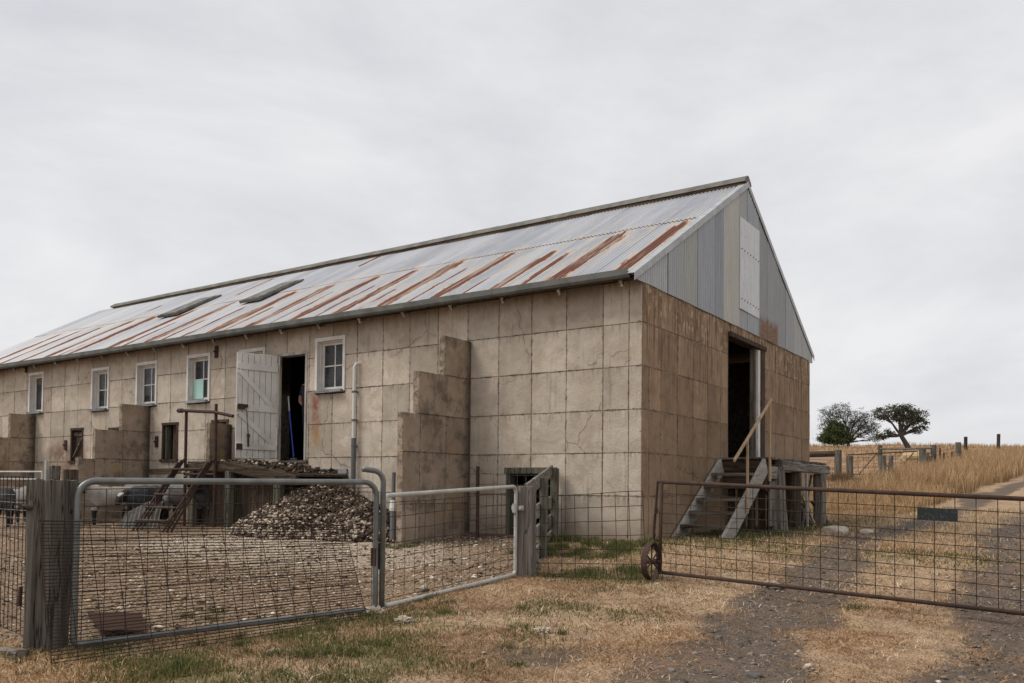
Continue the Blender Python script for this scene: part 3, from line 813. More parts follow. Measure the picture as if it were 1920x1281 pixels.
UPR = [(-12.6,3.0,4.0,.07),(-8.9,3.6,4.1,.06),(-16.4,2.9,3.4,.05)]
def rust_at(x, y):
    v = 0.
    for q, (rx, yt, w) in enumerate(RUST):
        nz = mnoise.noise(Vector((q*3.7, y*1.3, .5))); nz2 = mnoise.noise(Vector((q*5.1+9, y*2.1, 2.5)))
        yt = yt+.25*mnoise.noise(Vector((x*9, q*2.2, 4.)))
        dx = abs(x-rx-.05*nz)/(w*(1.12+.55*nz2))
        if dx < 3.2:
            a = math.exp(-.75*dx*dx)
            tt = (y-(-.35))/(yt+.35)
            edge = min(1, max(0, (1.02-tt)/.14))*min(1, max(.35, (tt+.1)/.3))
            k = min(1, .55+w*4)
            v = max(v, a*edge*k)
    for rx, ya, yb, w in UPR:
        dx = abs(x-rx)/w
        if dx < 2.2 and ya-.2 < y < yb+.2: v = max(v, max(0,1-max(0,dx-.4)/1.4)*.62)
    lap = max(0, 1-abs(y-2.25)/.1)*.22
    return max(v, lap)
PIT = .0765; AMP = .012
def roof_sheet(x0, x1, ya, yb, lift, sgn=1, nr=10):
    nc = max(4, int(round((x1-x0)/PIT*6)))
    xs = np.linspace(x0, x1, nc+1); ys = np.linspace(ya, yb, nr+1)
    tilt = random.uniform(-.004,.006)
    vs = []; rv = []
    for y in ys:
        for x in xs:
            h = AMP*math.cos(2*math.pi*x/PIT)+lift+tilt*((y-ya)/(yb-ya))
            z = rz(y)+h*.87; yy = y-sgn*h*.5
            vs.append((x,yy,z)); rv.append(rust_at(x,y) if sgn == 1 else 0.)
    fs = []
    for j in range(nr):
        for i in range(nc):
            a = j*(nc+1)+i; fs.append((a,a+1,a+nc+2,a+nc+1))
    me = bpy.data.meshes.new('roof_sheet'); me.from_pydata(vs, [], fs)
    at = me.attributes.new('rust','FLOAT','POINT'); at.data.foreach_set('value', rv)
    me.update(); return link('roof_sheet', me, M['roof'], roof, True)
SW = .765
ns = int(math.ceil((XN-XE)/SW))
for k in range(ns):
    xb = XN-k*SW; xa = max(XE, xb-SW-.06)
    if xb-xa < .1: continue
    off = .004 if k%2 else 0
    roof_sheet(xa, xb, -.36+random.uniform(-.012,.012), 2.42+random.uniform(-.01,.01), .004+off, 1, 14)
    roof_sheet(xa, xb, 2.25+random.uniform(-.03,.03), 4.28, .016+off, 1, 6)
    if k < 6 or k == ns-1 or True: roof_sheet(xa, xb, 8.82, 4.32, .006+off, -1, 2)
# ridge: rolled capping in lengths with a dark ventilating step under it
xr = XN+.02; k = 0
while xr > -20.4:
    x2 = max(-20.45, xr-1.85)
    b = MB(); up_ = .004*(k%2)
    prof = [(-.19,-.035),(-.17,.02),(-.10,.062),(-.05,.10),(0,.118),(.05,.10),(.10,.062),(.17,.02),(.19,-.035)]
    vs = [(x,YR+a,ZR+.03+c+up_) for x in (xr, x2-.04) for a,c in prof]; n = len(prof)
    fs = [(i,i+n,i+n+1,i+1) for i in range(n-1)]+[tuple(range(n)),tuple(range(2*n-1,n-1,-1))]
    b.add(vs, fs); b.build('ridge_cap', M['ridge'], roof); xr = x2; k += 1
b = MB(); b.box((-20.3,YR-.17,ZR-.08),(XN,YR+.17,ZR+.03)); b.build('ridge_board', M['dark_wood_x'], roof)
# barge flashing on the near gable
for s in (1,-1):
    ye = -.36 if s == 1 else 8.82
    nseg = 3
    for q in range(nseg):
        ya = ye+(YR-ye)*q/nseg; yb = ye+(YR-ye)*(q+1)/nseg+(.03*s if q<nseg-1 else 0)
        b = MB(); l = .003*q
        a1 = [(XN-.10,ya,rz(ya)+.034+l),(XN+.025,ya,rz(ya)+.034+l),(XN+.025+l,ya,rz(ya)-.075)]
        a2 = [(XN-.10,yb,rz(yb)+.034+l),(XN+.025,yb,rz(yb)+.034+l),(XN+.025+l,yb,rz(yb)-.075)]
        off = Vector((-.006,0,-.006))
        vs = [Vector(p) for p in a1+a2]; vs += [p+off for p in vs]
        b.add(vs, [(0,3,4,1),(1,4,5,2),(6,7,10,9),(7,8,11,10),(0,1,7,6),(1,2,8,7),(3,9,10,4),(4,10,11,5),(0,6,9,3),(2,5,11,8)])
        b.build('barge_flashing', M['flash'], roof)
# two raised skylights
for (xa,xb) in ((-14.2,-13.4),(-11.0,-10.3)):
    b = MB(); y0,y1 = 1.76,3.05
    def sp(x,y,h): return (x, y-h*.5, rz(y)+h*.87)
    b.add([sp(xa,y0,.05),sp(xb,y0,.05),sp(xb,y1,.04),sp(xa,y1,.04),sp(xa,y0,.11),sp(xb,y0,.11),sp(xb,y1,.07),sp(xa,y1,.07)],
          [(0,3,2,1),(4,5,6,7),(0,1,5,4),(1,2,6,5),(2,3,7,6),(3,0,4,7)])
    sk = b.build('skylight', M['ridge'], roof)
    b = MB(); b.add([sp(xa+.06,y0+.05,.1),sp(xb-.06,y0+.05,.1),sp(xb-.06,y1-.1,.085),sp(xa+.06,y1-.1,.085),sp(xa+.06,y0+.05,.118),sp(xb-.06,y0+.05,.118),sp(xb-.06,y1-.1,.09),sp(xa+.06,y1-.1,.09)],
          [(0,3,2,1),(4,5,6,7),(0,1,5,4),(1,2,6,5),(2,3,7,6),(3,0,4,7)]); b.build('pane', M['skylight'], sk)
# gutter in lengths, rafter tails with white brackets
xg = XN-.06; gut = None
while xg > XE:
    x2 = max(XE, xg-1.83)
    prof = [(-.27,3.70),(-.275,3.63),(-.29,3.605),(-.385,3.605),(-.41,3.635),(-.415,3.715),(-.395,3.722),(-.393,3.71),(-.402,3.70),(-.397,3.64),(-.38,3.62),(-.295,3.62),(-.285,3.70)]
    prof = [(a, c+random.uniform(-.002,.002)) for a,c in prof]; dz = -.012*math.sin((xg+21)/21*math.pi)
    n = len(prof); vs = [(x,a,c+dz) for x in (xg, x2-.03) for a,c in prof]
    b = MB(); b.add(vs, [(i,(i+1)%n,(i+1)%n+n,i+n) for i in range(n)]+[tuple(range(n-1,-1,-1)),tuple(range(n,2*n))])
    if gut is None: gut = b.build('gutter', M['gutter'], barn)
    else: b.build('gutter_length', M['gutter'], gut)
    xg = x2
b = MB(); b.box((XE,-.255,3.585),(XN-.08,-.235,3.72)); b.build('fascia', M['dark_wood_x'], barn)
for k in range(21):
    x = -.2-1.0*k
    b = MB(); b.add([(x-.03,-.23,rz(-.23)-.16),(x+.03,-.23,rz(-.23)-.16),(x+.03,.0,rz(0)-.16),(x-.03,.0,rz(0)-.16),(x-.03,-.23,rz(-.23)-.065),(x+.03,-.23,rz(-.23)-.065),(x+.03,.0,rz(0)-.065),(x-.03,.0,rz(0)-.065)],
      [(0,3,2,1),(4,5,6,7),(0,1,5,4),(1,2,6,5),(2,3,7,6),(3,0,4,7)])
    rt_ = b.build('rafter_tail', M['grey_wood_y'], barn)
    b = MB(); b.bar((x,-.25,3.55),(x,-.30,3.60),.035,.04,(1,0,0)); b.bar((x,-.25,3.515),(x,-.25,3.58),.035,.028,(1,0,0)); b.build('bracket', M['worn_white'], rt_)

# gable: backing, then each corrugated sheet
b = MB(); n_ = [( -.05,.0,3.6),(-.05,WY,3.6),(-.05,WY,rz(WY)-.1),(-.05,YR,ZR-.1),(-.05,0,rz(0)-.1)]
vs = n_+[(p[0]+.04,p[1],p[2]) for p in n_]
b.add(vs, [(0,1,2,3,4),(9,8,7,6,5)]+[(i,i+5,(i+1)%5+5,(i+1)%5) for i in range(5)])
gable = b.build('gable', M['dark_wood'], barn)
def clad(y0, y1, zb, zt, col, proud, name='cladding_sheet'):
    nc = max(6, int((y1-y0)/PIT*8)); vs = []; fs = []
    for i in range(nc+1):
        y = y0+(y1-y0)*i/nc; h = AMP*1.35*math.cos(2*math.pi*y/PIT)
        top = min(rz(y)-.035, zt if zt else 99); bot = zb+.004*math.sin(y*5)
        top = max(top, bot+.002)
        vs += [(proud+h,y,bot),(proud+h,y,top)]
    for i in range(nc): fs.append((2*i,2*i+2,2*i+3,2*i+1))
    me = bpy.data.meshes.new(name); me.from_pydata(vs, [], fs); me.update()
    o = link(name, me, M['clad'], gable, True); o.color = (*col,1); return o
P0 = .02
clad(-.30,.80,3.60,None,(.47,.475,.47),P0); clad(.77,1.36,3.60,None,(.43,.435,.43),P0+.010); clad(1.34,1.95,3.60,None,(.42,.425,.39),P0+.002)
clad(1.93,2.6,3.60,None,(.40,.415,.43),P0+.012); clad(2.57,3.12,3.60,None,(.35,.365,.385),P0+.003); clad(3.1,3.86,3.6,None,(.52,.505,.445),P0+.009)
clad(3.84,4.36,3.6,None,(.43,.43,.415),P0+.002); clad(4.34,4.93,3.6,None,(.41,.425,.44),P0+.010)
clad(4.9,5.5,3.6,None,(.35,.355,.35),P0+.001); clad(5.48,6.13,3.6,None,(.36,.365,.355),P0+.010); clad(6.1,6.7,3.6,None,(.35,.355,.345),P0); clad(6.67,7.27,3.6,None,(.4,.405,.40),P0+.010)
clad(7.25,7.9,3.6,None,(.45,.45,.425),P0+.001); clad(7.86,8.5,3.6,None,(.43,.435,.41),P0+.003); clad(8.46,8.76,3.57,None,(.46,.46,.44),P0)
o = clad(3.86,4.92,3.93,5.58,(.70,.70,.69),P0+.03); o['label'] = 'white painted patch sheet'
b = MB(); b.bar((.075,4.39,5.6),(.075,4.39,3.92),.001,.001)
# screws on white sheet
b = MB()
for z in (5.02,4.12):
    for k in range(7): b.tube([(P0+.036,3.95+k*.153,z-.02*k*.2),(P0+.046,3.95+k*.153,z-.02*k*.2)],.012,6)
b.build('screw', M['rust'], gable)

# gable doorway: lintel, jamb, sliding door edge
x0,z0,x1,z1 = GDOOR
b = MB(); b.box((-.15,x1-.24,z0),(.035,x1-.02,z1-.02)); jb = b.build('door_frame', M['dark_wood'], barn)
b = MB(); b.box((-.16,x0-.01,z1-.03),(.055,x1+.03,z1+.05)); b.build('lintel', M['dark_wood'], jb)
b = MB(); b.box((-.12,4.92,z0+.01),(-.02,x1-.26,z1-.03)); sdoor = b.build('sliding_door', M['grey_wood'], barn); sdoor['label'] = 'weathered white sliding door pushed aside'
b = MB(); b.box((-.019,4.98,z0+.01),(.02,5.10,z1-.05)); b.build('plank', M['white'], sdoor)
b = MB(); b.bar((.02,5.12,2.35),(.05,5.12,2.35),.05,.12,(0,1,0)); b.build('handle', M['rust'], sdoor)
b = MB(); b.box((.0,x0,z0-.04),(.05,x1,z0)); b.build('threshold', M['grey_wood_y'], jb)

# apron of concrete along the wall foot
b = MB(); b.box((-1.3,-.16,-.3),(.1,-.0155,-.005)); b.build('footing', M['buttress'], barn)

# ------------------------------------------------------------------ timber landing and stairs by the gable
land = thing('loading_platform', (.45,4.9,0), 'weathered grey timber loading platform under the gable doorway', 'platform')
rough_post('post', (.83,3.52,-.15), (.80,3.5,1.05), .34,.32, M['grey_wood'], land, square=.1, amp=.014, seed=3, taper=.22, around=28)
rough_post('post', (.72,4.75,-.15), (.72,4.75,1.03), .3,.34, M['dark_wood'], land, square=.3, amp=.012, seed=4)
rough_post('post', (.80,6.33,-.15), (.80,6.33,1.03), .2,.3, M['grey_wood'], land, square=.8, amp=.008, seed=5)
rough_post('post', (.12,6.3,-.15), (.12,6.3,1.03), .16,.2, M['dark_wood'], land, square=.8, amp=.008, seed=6)
b = MB(); b.bar((.84,3.55,1.125),(.84,6.68,1.115),.17,.13,(0,0,1),.02); b.build('beam', M['grey_wood_y'], land)
b = MB(); b.bar((.05,3.04,1.11),(.80,3.04,1.11),.17,.06,(0,0,1),.012); b.build('beam', M['dark_wood_x'], land)
for k in range(18):
    y = 2.99+k*.206
    b = MB(); b.box((.02,y,1.215),(.86+random.uniform(-.02,.05),y+.196,1.25),.003); b.build('deck_board', M['grey_wood_x'], land)
for k in range(3):
    b = MB(); b.box((.05,3.075+.003*k,.72+k*.1),(.74,3.12,.81+k*.1),.004); b.build('facing_board', M['dark_wood_x'], land)
for k in range(2):
    b = MB(); b.box((.80,3.02+.003*k,.9+k*.105),(.86,3.42,1.0+k*.105),.004); b.build('facing_board', M['grey_wood_y'], land)
for k in range(4):
    b = MB(); b.box((.08+k*.17,3.2+.004*k,-.05),(.2+k*.17,3.235,.72),.006); b.build('skirting_board', M['dark_wood'], land)  # dark boards, added to deepen the shaded space under the platform
b = MB(); b.box((.80,3.1,.12),(.825,3.38,.86),.006); b.build('side_panel', M['grey_wood'], land)

st = thing('timber_steps', (.4,2.0,0), 'grey timber steps with thin pale handrail climbing to the gable doorway', 'steps')
for x in (.06,.80):
    b = MB(); b.bar((x,1.02,-.10),(x,2.93,1.11),.055,.27,(1,0,0),.006); b.build('stringer', M['pale_wood'], st)
for k in range(5):
    z = .16+k*.2; y = 1.27+k*.315
    b = MB(); b.box((.09,y-.13,z-.022),(.772,y+.15,z+.024),.003); b.build('tread', M['grey_wood_x'], st)
b = MB(); b.bar((.86,1.30,1.14),(.86,3.05,2.19),.035,.05,(1,0,0),.008); b.build('handrail', M['tan_wood'], st)
for (y, z0, z1) in ((1.90,.36,1.5),(3.0,.86,2.16)):
    b = MB(); b.bar((.855,y,z0),(.855,y,z1),.035,.04,(1,0,0),.006); b.build('rail_post', M['tan_wood'], st)
b = MB(); b.box((.03,.35,-.12),(1.0,1.0,.012),.012); b.build('foot_slab', M['buttress'], st)
# loose stuff under the landing
tm_ = thing('timber_offcuts', (.5,5.6,0), 'bundle of old sticks and battens leaning under the loading platform', 'timber')
for (a, c, w, mt) in (((.75,5.25,-.02),(.7,6.1,1.0),.04,'grey_wood'),((.8,6.05,-.02),(.65,5.3,.8),.05,'tan_wood'),((.85,5.8,-.02),(.55,5.2,.7),.045,'grey_wood'),((.88,6.75,.02),(.7,6.1,.5),.05,'rust'),((.65,4.0,-.02),(.5,4.3,.75),.05,'dark_wood'),((.8,4.3,-.02),(.5,3.9,.7),.04,'dark_wood'),((.87,5.2,-.05),(.85,5.17,1.02),.04,'galv_lite')):
    b = MB(); b.bar(a, c, w, w*.7, (1,0,0), .004); b.build('stick', M[mt], tm_)
tb = thing('black_bag', (.55,5.9,0), 'black plastic bag bundled under the far end of the loading platform', 'bag')

# ------------------------------------------------------------------ lumps
def lump_mesh(name, c, r, seed, sq=(1,1,.7), sub=2, amp=.35, freq=2.):
    import bmesh
    bm = bmesh.new(); bmesh.ops.create_icosphere(bm, subdivisions=sub, radius=1)
    for v in bm.verts:
        n = mnoise.noise(v.co*freq+Vector((seed*7.3,seed*1.7,seed)))
        v.co *= (1+amp*n); v.co = Vector((v.co.x*sq[0]*r, v.co.y*sq[1]*r, v.co.z*sq[2]*r))
    me = bpy.data.meshes.new(name); bm.to_mesh(me); bm.free(); return me
me = lump_mesh('bag', 0, .2, 3, (1,.8,1.3)); o = link('bag_body', me, M['cloth'], tb, True); o.location = (0,0,.8-.6)

# ------------------------------------------------------------------ landing with steel stairs at the long wall door
dk = thing('timber_landing', (-7.4,-.6,0), 'sagging dark timber landing heaped with dags below the white door', 'landing')
for k in range(12):
    xa = -8.72+k*.255; xb = xa+.245
    def dz_(x): return 1.13 if x < -7.45 else 1.13-.24*(x+7.45)/1.8
    b = MB(); b.add([(xa,-1.12+random.uniform(-.03,.02),dz_(xa)-.03),(xb,-1.12,dz_(xb)-.03),(xb,-.02,dz_(xb)-.03),(xa,-.02,dz_(xa)-.03),(xa,-1.12,dz_(xa)+.01),(xb,-1.12,dz_(xb)+.01),(xb,-.02,dz_(xb)+.01),(xa,-.02,dz_(xa)+.01)],
      [(0,3,2,1),(4,5,6,7),(0,1,5,4),(1,2,6,5),(2,3,7,6),(3,0,4,7)]); b.build('deck_board', M['dark_wood'], dk)
b = MB(); b.bar((-8.75,-1.1,1.03),(-7.5,-1.1,1.03),.13,.06,(0,0,1),.006); b.build('beam', M['dark_wood_x'], dk)
b = MB(); b.bar((-7.52,-1.14,1.03),(-5.72,-1.14,.80),.17,.07,(0,0,1),.008); b.build('beam', M['dark_wood_x'], dk)
for (x,y,h,w) in ((-7.5,-1.1,.96,.16),(-6.2,-1.1,.8,.16),(-8.6,-1.08,.96,.1),(-5.85,-.3,.78,.12)):
    rough_post('post', (x,y,-.2), (x,y,h), w, w, M['green_wood'], dk, square=.8, amp=.005, seed=x)
b = MB(); b.box((-8.6,-.04,-.1),(-5.9,-.025,1.0)); b.build('back_board', M['dark_wood'], dk)
for k in range(8):
    x = -8.45+k*.3
    b = MB(); b.box((x,-.92,-.08),(x+.285,-.90,.94 if x<-7.4 else .94-.13*(x+7.4)),.004); b.build('skirting_board', M['dark_wood'], dk)
ss = thing('steel_stairs', (-8.3,-1.5,0), 'rusty steel pipe stairs with tall posts leading up to the white door', 'stairs')
X1,X2 = -8.74,-7.86
for x in (X1,X2):
    b = MB(); b.tube([(x,-1.16,-.1),(x,-1.16,2.1 if x==X1 else 2.17)],.028,8); b.build('post', M['rust'], ss)
b = MB(); b.tube([(-8.9,-1.2,2.09),(-8.72,-1.2,2.08),(-7.86,-1.2,2.02),(-7.38,-1.16,1.93)],.03,8); b.tube([(-8.93,-1.2,2.09),(-8.8,-1.2,2.085)],.042,8); b.build('handrail', M['rust'], ss)
for x in (X1,X2):
    for q in (0,.09,.18):
        b = MB(); b.tube([(x,-1.17-q*.8,1.2-q*.45),(x,-2.02-q*.9,-.1)],.021,7); b.build('stringer', M['rust'], ss)
for k in range(5):
    t = (k+.4)/5; y = -1.2-.85*t; z = 1.08-1.14*t
    b = MB(); b.tube([(X1,y-.05,z),(X2,y-.05,z)],.02,7); b.tube([(X1,y-.17,z),(X2,y-.17,z)],.02,7); b.build('tread', M['rust'], ss)
b = MB(); b.tube([(X1,-1.17,.9),(X2,-1.17,.9)],.022,7); b.build('crossbar', M['rust'], ss)
b = MB(); b.tube([(X1-.02,-1.21,.93),(X1+.05,-1.2,.95),(X1+.06,-1.16,.88),(X1,-1.2,.86),(X1+.03,-1.22,.74)],.02,6); b.build('rope', M['rope'], ss)
b = MB(); b.bar((-11.35,-.2,.97),(-9.6,-.16,1.0),.12,.07,(0,0,1),.01); tag(b.build('timber_beam', M['dark_wood_x']), 'old dark timber beam fixed level along the wall left of the steel stairs', 'beam')
o = bpy.data.objects['timber_beam']

# broom, person in the doorway
br = thing('broom', (-7.3,.2,1.18), 'blue handled broom leaning inside the open long wall doorway', 'broom')
b = MB(); b.tube([(-7.31,.18,1.25),(-7.50,.22,2.14)],.014,8); b.build('handle', M['blue'], br)
b = MB(); b.tube([(-7.50,.22,2.14),(-7.56,.235,2.42)],.0135,8); b.build('grip', M['plastic_white'], br)
b = MB(); b.bar((-7.4,.20,1.21),(-7.22,.15,1.21),.05,.05,(0,0,1),.008); b.build('brush', M['plastic_grey'], br)

def skin_mesh(name, verts, edges, radii, sub=1, root=0):
    me = bpy.data.meshes.new(name+'_skeleton'); me.from_pydata(verts, edges, []); me.update()
    o = bpy.data.objects.new(name+'_skeleton', me); COL.objects.link(o)
    o.modifiers.new('skin','SKIN'); sv_ = me.skin_vertices[0].data
    for i, r in enumerate(radii): sv_[i].radius = (r, r) if not isinstance(r, tuple) else r
    sv_[root].use_root = True
    s = o.modifiers.new('sub','SUBSURF'); s.levels = sub; s.render_levels = sub
    dg = bpy.context.evaluated_depsgraph_get(); dg.update()
    out = bpy.data.meshes.new_from_object(o.evaluated_get(dg)); out.name = name
    bpy.data.objects.remove(o); bpy.data.meshes.remove(me)
    return out

# person: standing just inside, one hand on the hip so that the bare elbow shows past the jamb
pv = [(0,0,.98),(0,0,1.15),(0,0,1.38),(0,.0,1.48),(0,.01,1.58),(0,.02,1.70),
      (-.19,0,1.43),(-.33,.04,1.15),(-.17,.12,1.02),(-.12,.14,.98), (.19,0,1.43),(.24,.02,1.14),(.22,.1,.9),(.22,.13,.82),
      (-.1,0,.9),(-.11,.02,.5),(-.12,0,.09),(-.12,.13,.04), (.1,0,.9),(.11,.02,.5),(.12,0,.09),(.12,.13,.04)]
pe = [(0,1),(1,2),(2,3),(3,4),(4,5),(2,6),(6,7),(7,8),(8,9),(2,10),(10,11),(11,12),(12,13),(0,14),(14,15),(15,16),(16,17),(0,18),(18,19),(19,20),(20,21)]
pr = [.15,.14,.16,.065,.08,.1,.065,.045,.035,.03,.065,.045,.035,.03,.095,.065,.05,.04,.095,.065,.05,.04]
pm = skin_mesh('person', pv, pe, pr, 2)
PX, PY, PZ = -7.10, .38, 1.17
per = thing('person', (PX,PY,PZ), 'person in dark clothes just inside the doorway, bare elbow showing', 'person')
pm.materials.clear(); pm.materials.append(M['cloth']); pm.materials.append(M['skin'])
for p in pm.polygons:
    c = p.center
    if c.z > 1.46 or (abs(c.x) > .2 and c.z < 1.27 and c.z > .7 and c.x < 0) or (c.x > .17 and .7 < c.z < 1.2): p.material_index = 1
    p.use_smooth = True
link('body', pm, None, per)
hm = lump_mesh('hair', 0, .108, 2, (1,1.1,1), 2, .05); o = link('hair', hm, M['hair'], per, True); o.location = (0,-.015,1.68)
for s in (-1,1):
    for q in range(4):
        b = MB(); hx = -.13 if s<0 else .22; hz = .98 if s<0 else .8
        base = Vector((PX+hx+.012*(q-1.5), PY+.14+.004*q, PZ+hz)); L_ = (.06,.072,.068,.052)[q]
        b.tube([base, base+Vector((.005,.012,-L_*.5)), base+Vector((.006,.004,-L_))],.008,6,True,[.009,.008,.006]); b.build('finger', M['skin'], per)

# ------------------------------------------------------------------ the sheep
def sheep_mesh(name, head):
    """nose towards +x, feet at z=0; head: 'up', 'low' or 'side'"""
    hx, hy, hz = {'up':(.62,0,.80),'low':(.66,.02,.53),'side':(.56,.16,.76)}[head]
    nx_, ny_, nz_ = {'up':(.80,0,.72),'low':(.80,.06,.39),'side':(.62,.34,.68)}[head]
    v = [(-.36,0,.55),(-.12,0,.55),(.14,0,.55),(.34,0,.57),((.34+hx)/2+.02,hy*.4,(.57+hz)/2+.03),(hx,hy,hz),(nx_,ny_,nz_),
         (-.36,.11,.42),(-.33,.12,.28),(-.41,.12,.18),(-.39,.12,.02), (-.36,-.11,.42),(-.33,-.12,.28),(-.41,-.12,.18),(-.39,-.12,.02),
         (.30,.10,.38),(.31,.11,.22),(.30,.11,.02), (.30,-.10,.38),(.33,-.11,.22),(.32,-.11,.02), (-.47,0,.5),(-.49,0,.36),
         (hx-.03,hy+.11,hz+.03),(hx-.03,hy-.11,hz+.03)]
    e = [(0,1),(1,2),(2,3),(3,4),(4,5),(5,6),(0,7),(7,8),(8,9),(9,10),(0,11),(11,12),(12,13),(13,14),(3,15),(15,16),(16,17),(3,18),(18,19),(19,20),(0,21),(21,22),(5,23),(5,24)]
    r = [.19,.22,.21,.17,.105,.075,.045, .09,.05,.032,.03,.09,.05,.032,.03,.075,.04,.03,.075,.04,.03,.05,.025,.028,.028]
    me = skin_mesh(name, v, e, r, 2, 1)
    n = len(me.vertices); fl = np.zeros(n, np.float32); cl = np.zeros((n,4), np.float32)
    for i, q in enumerate(me.vertices):
        c = q.co; nn = mnoise.noise(c*9)+.5*mnoise.noise(c*21)
        leg = c.z < .31 and c.x < .42 if head != 'low' else c.z < .31 and c.x < .45
        hd = c.x > (hx-.1) and abs(c.z-hz) < .2 if head != 'side' else (c.x > .46 and c.z > .6)
        w = 0. if (leg or hd) else 1.
        if w: q.co = c+q.normal*(.03*nn+.012*mnoise.noise(c*40))
        fl[i] = w
        blaze = hd and (Vector((hx,hy,hz+.06))-c).length < .06
        cl[i] = (.5,.47,.42,1) if blaze else ((.03,.027,.025,1) if c.z > .06 else (.02,.018,.016,1))
    a = me.attributes.new('fleece','FLOAT','POINT'); a.data.foreach_set('value', fl)
    a = me.attributes.new('col','FLOAT_COLOR','POINT'); a.data.foreach_set('color', cl.ravel())
    me.materials.clear(); me.materials.append(M['sheep'])
    me.polygons.foreach_set('use_smooth', [True]*len(me.polygons)); return me
SM = {k: sheep_mesh('sheep', k) for k in ('up','low','side')}
SHEEP = [ # x, y, heading, pose, fleece, label
 (-10.28,-1.66,math.radians(236),'side',(.34,.305,.27),'pale grey woolly sheep turned to the camera beside the grey gatepost'),
 (-9.58,-1.42,math.radians(286),'low',(.085,.083,.088),'charcoal sheep with lowered head standing left of the steel stairs'),
 (-10.5,-.85,math.radians(25),'up',(.24,.22,.205),'mid grey sheep standing behind the pale one facing right'),
 (-9.95,-.40,math.radians(185),'low',(.5,.44,.38),'creamy white sheep close against the wall behind the charcoal one'),
 (-9.28,-.75,math.radians(60),'low',(.27,.26,.25),'grey sheep turned away, half hidden behind the stairs'),
 (-8.55,-.62,math.radians(285),'up',(.10,.10,.105),'dark sheep peering out under the timber landing beside the stairs'),
 (-11.75,-2.95,math.radians(150),'low',(.1,.097,.095),'black sheep seen from behind, nearest at the left edge of the picture'),
 (-11.25,-2.3,math.radians(143),'low',(.085,.082,.082),'second black sheep from behind, pressed against the grey gatepost'),
 (-12.3,-2.1,math.radians(200),'low',(.3,.28,.26),'grey sheep standing crosswise behind the two black ones'),
]
for (x,y,h,p,c,lab) in SHEEP:
    o = bpy.data.objects.new('sheep', SM[p]); COL.objects.link(o); o.location = (x,y,gzf(x,y)-.005); o.rotation_euler = (0,0,h); o.color = (*c,1)
    o.scale = (.98,.98,1.02)
    tag(o, lab, 'sheep', 'sheep in the yard')

# corrugated tin leaning in front of the steps
ct = MB(); vs = []; fs = []; nc = 54
for i in range(nc+1):
    u = i/nc; x = -9.35+1.0*u*.62; y = -2.05+.35*u
    h = .018*math.cos(u*9*2*math.pi); tz = .26+.22*min(1,u*1.7)
    vs += [(x+h*.6,y-h-.02,gzf(x,y)-.03),(x+h*.6,y-h+.10,gzf(x,y)+tz)]
for i in range(nc): fs.append((2*i,2*i+2,2*i+3,2*i+1))
ct.add(vs, fs); tag(ct.build('corrugated_sheet', M['tin'], None, True), 'old curved corrugated tin sheet standing at the foot of the steel stairs', 'metal sheet')

# ------------------------------------------------------------------ clump fields (dags, wool, stones)
ico_v = np.array([(0,0,1),(.894,0,.447),(.276,.851,.447),(-.724,.526,.447),(-.724,-.526,.447),(.276,-.851,.447),(.724,.526,-.447),(-.276,.851,-.447),(-.894,0,-.447),(-.276,-.851,-.447),(.724,-.526,-.447),(0,0,-1)])
ico_f = np.array([(0,1,2),(0,2,3),(0,3,4),(0,4,5),(0,5,1),(1,6,2),(2,7,3),(3,8,4),(4,9,5),(5,10,1),(6,7,2),(7,8,3),(8,9,4),(9,10,5),(10,6,1),(11,7,6),(11,8,7),(11,9,8),(11,10,9),(11,6,10)])
def clumps(name, P, S, C, mat, flat=(.55,.9), parent=None, jit=.62, smooth=False):
    n = len(P); V_ = np.repeat(ico_v[None], n, 0)*(1+RNG.uniform(-jit,jit,(n,12,1)))
    sc = np.stack([S*RNG.uniform(.7,1.3,n), S*RNG.uniform(.7,1.3,n), S*RNG.uniform(*flat,n)], 1)
    V_ = V_*sc[:,None,:]; a = RNG.uniform(0,6.28,n); b_ = RNG.uniform(-.5,.5,n)
    ca,sa,cb,sb = np.cos(a),np.sin(a),np.cos(b_),np.sin(b_)
    x = V_[:,:,0]*ca[:,None]-V_[:,:,1]*sa[:,None]; y = V_[:,:,0]*sa[:,None]+V_[:,:,1]*ca[:,None]; z = V_[:,:,2]
    y, z = y*cb[:,None]-z*sb[:,None], y*sb[:,None]+z*cb[:,None]
    W = np.stack([x,y,z],2)+P[:,None,:]
    if parent is not None: W = W-np.array(origin(parent))
    F_ = (ico_f[None]+np.arange(n)[:,None,None]*12).reshape(-1,3)
    CC = np.repeat(C[:,None,:],12,1)*(1+RNG.uniform(-.45,.45,(n,12,1)))
    o = bulk(name, W.reshape(-1,3), F_, mat, np.clip(CC.reshape(-1,3),0,1), parent, smooth); o['kind'] = 'stuff'; return o
def heap_h(x, y):
    dx = (x+5.55)/1.75; dy = (y+.75)/1.35
    d = np.sqrt(dx*dx+dy*dy)
    dx2 = (x+4.2)/1.1; dy2 = (y+1.0)/.9; d2 = np.sqrt(dx2*dx2+dy2*dy2)
    h = np.maximum(.83*np.clip(1-d,0,1)**.9, .5*np.clip(1-d2,0,1)**.9)
    return h+(.05*np.sin(4*x+1)*np.sin(5*y)+.16*(fbm(x,y,2.3)-.5))*np.clip(h*6,0,1)
heap = thing('dag_heap', (-5.5,-.8,0), 'tall heap of dark wool dags spilling from the landing to the yard', 'heap')
hx_ = np.linspace(-7.5,-2.9,60); hy_ = np.linspace(-2.4,-.03,34); HX,HY = np.meshgrid(hx_,hy_)
HZ = gz(HX,HY)+heap_h(HX,HY)-.03
HV = np.stack([HX.ravel(),HY.ravel(),HZ.ravel()],1)-np.array(heap.location); ii = np.arange(HX.size).reshape(34,60)
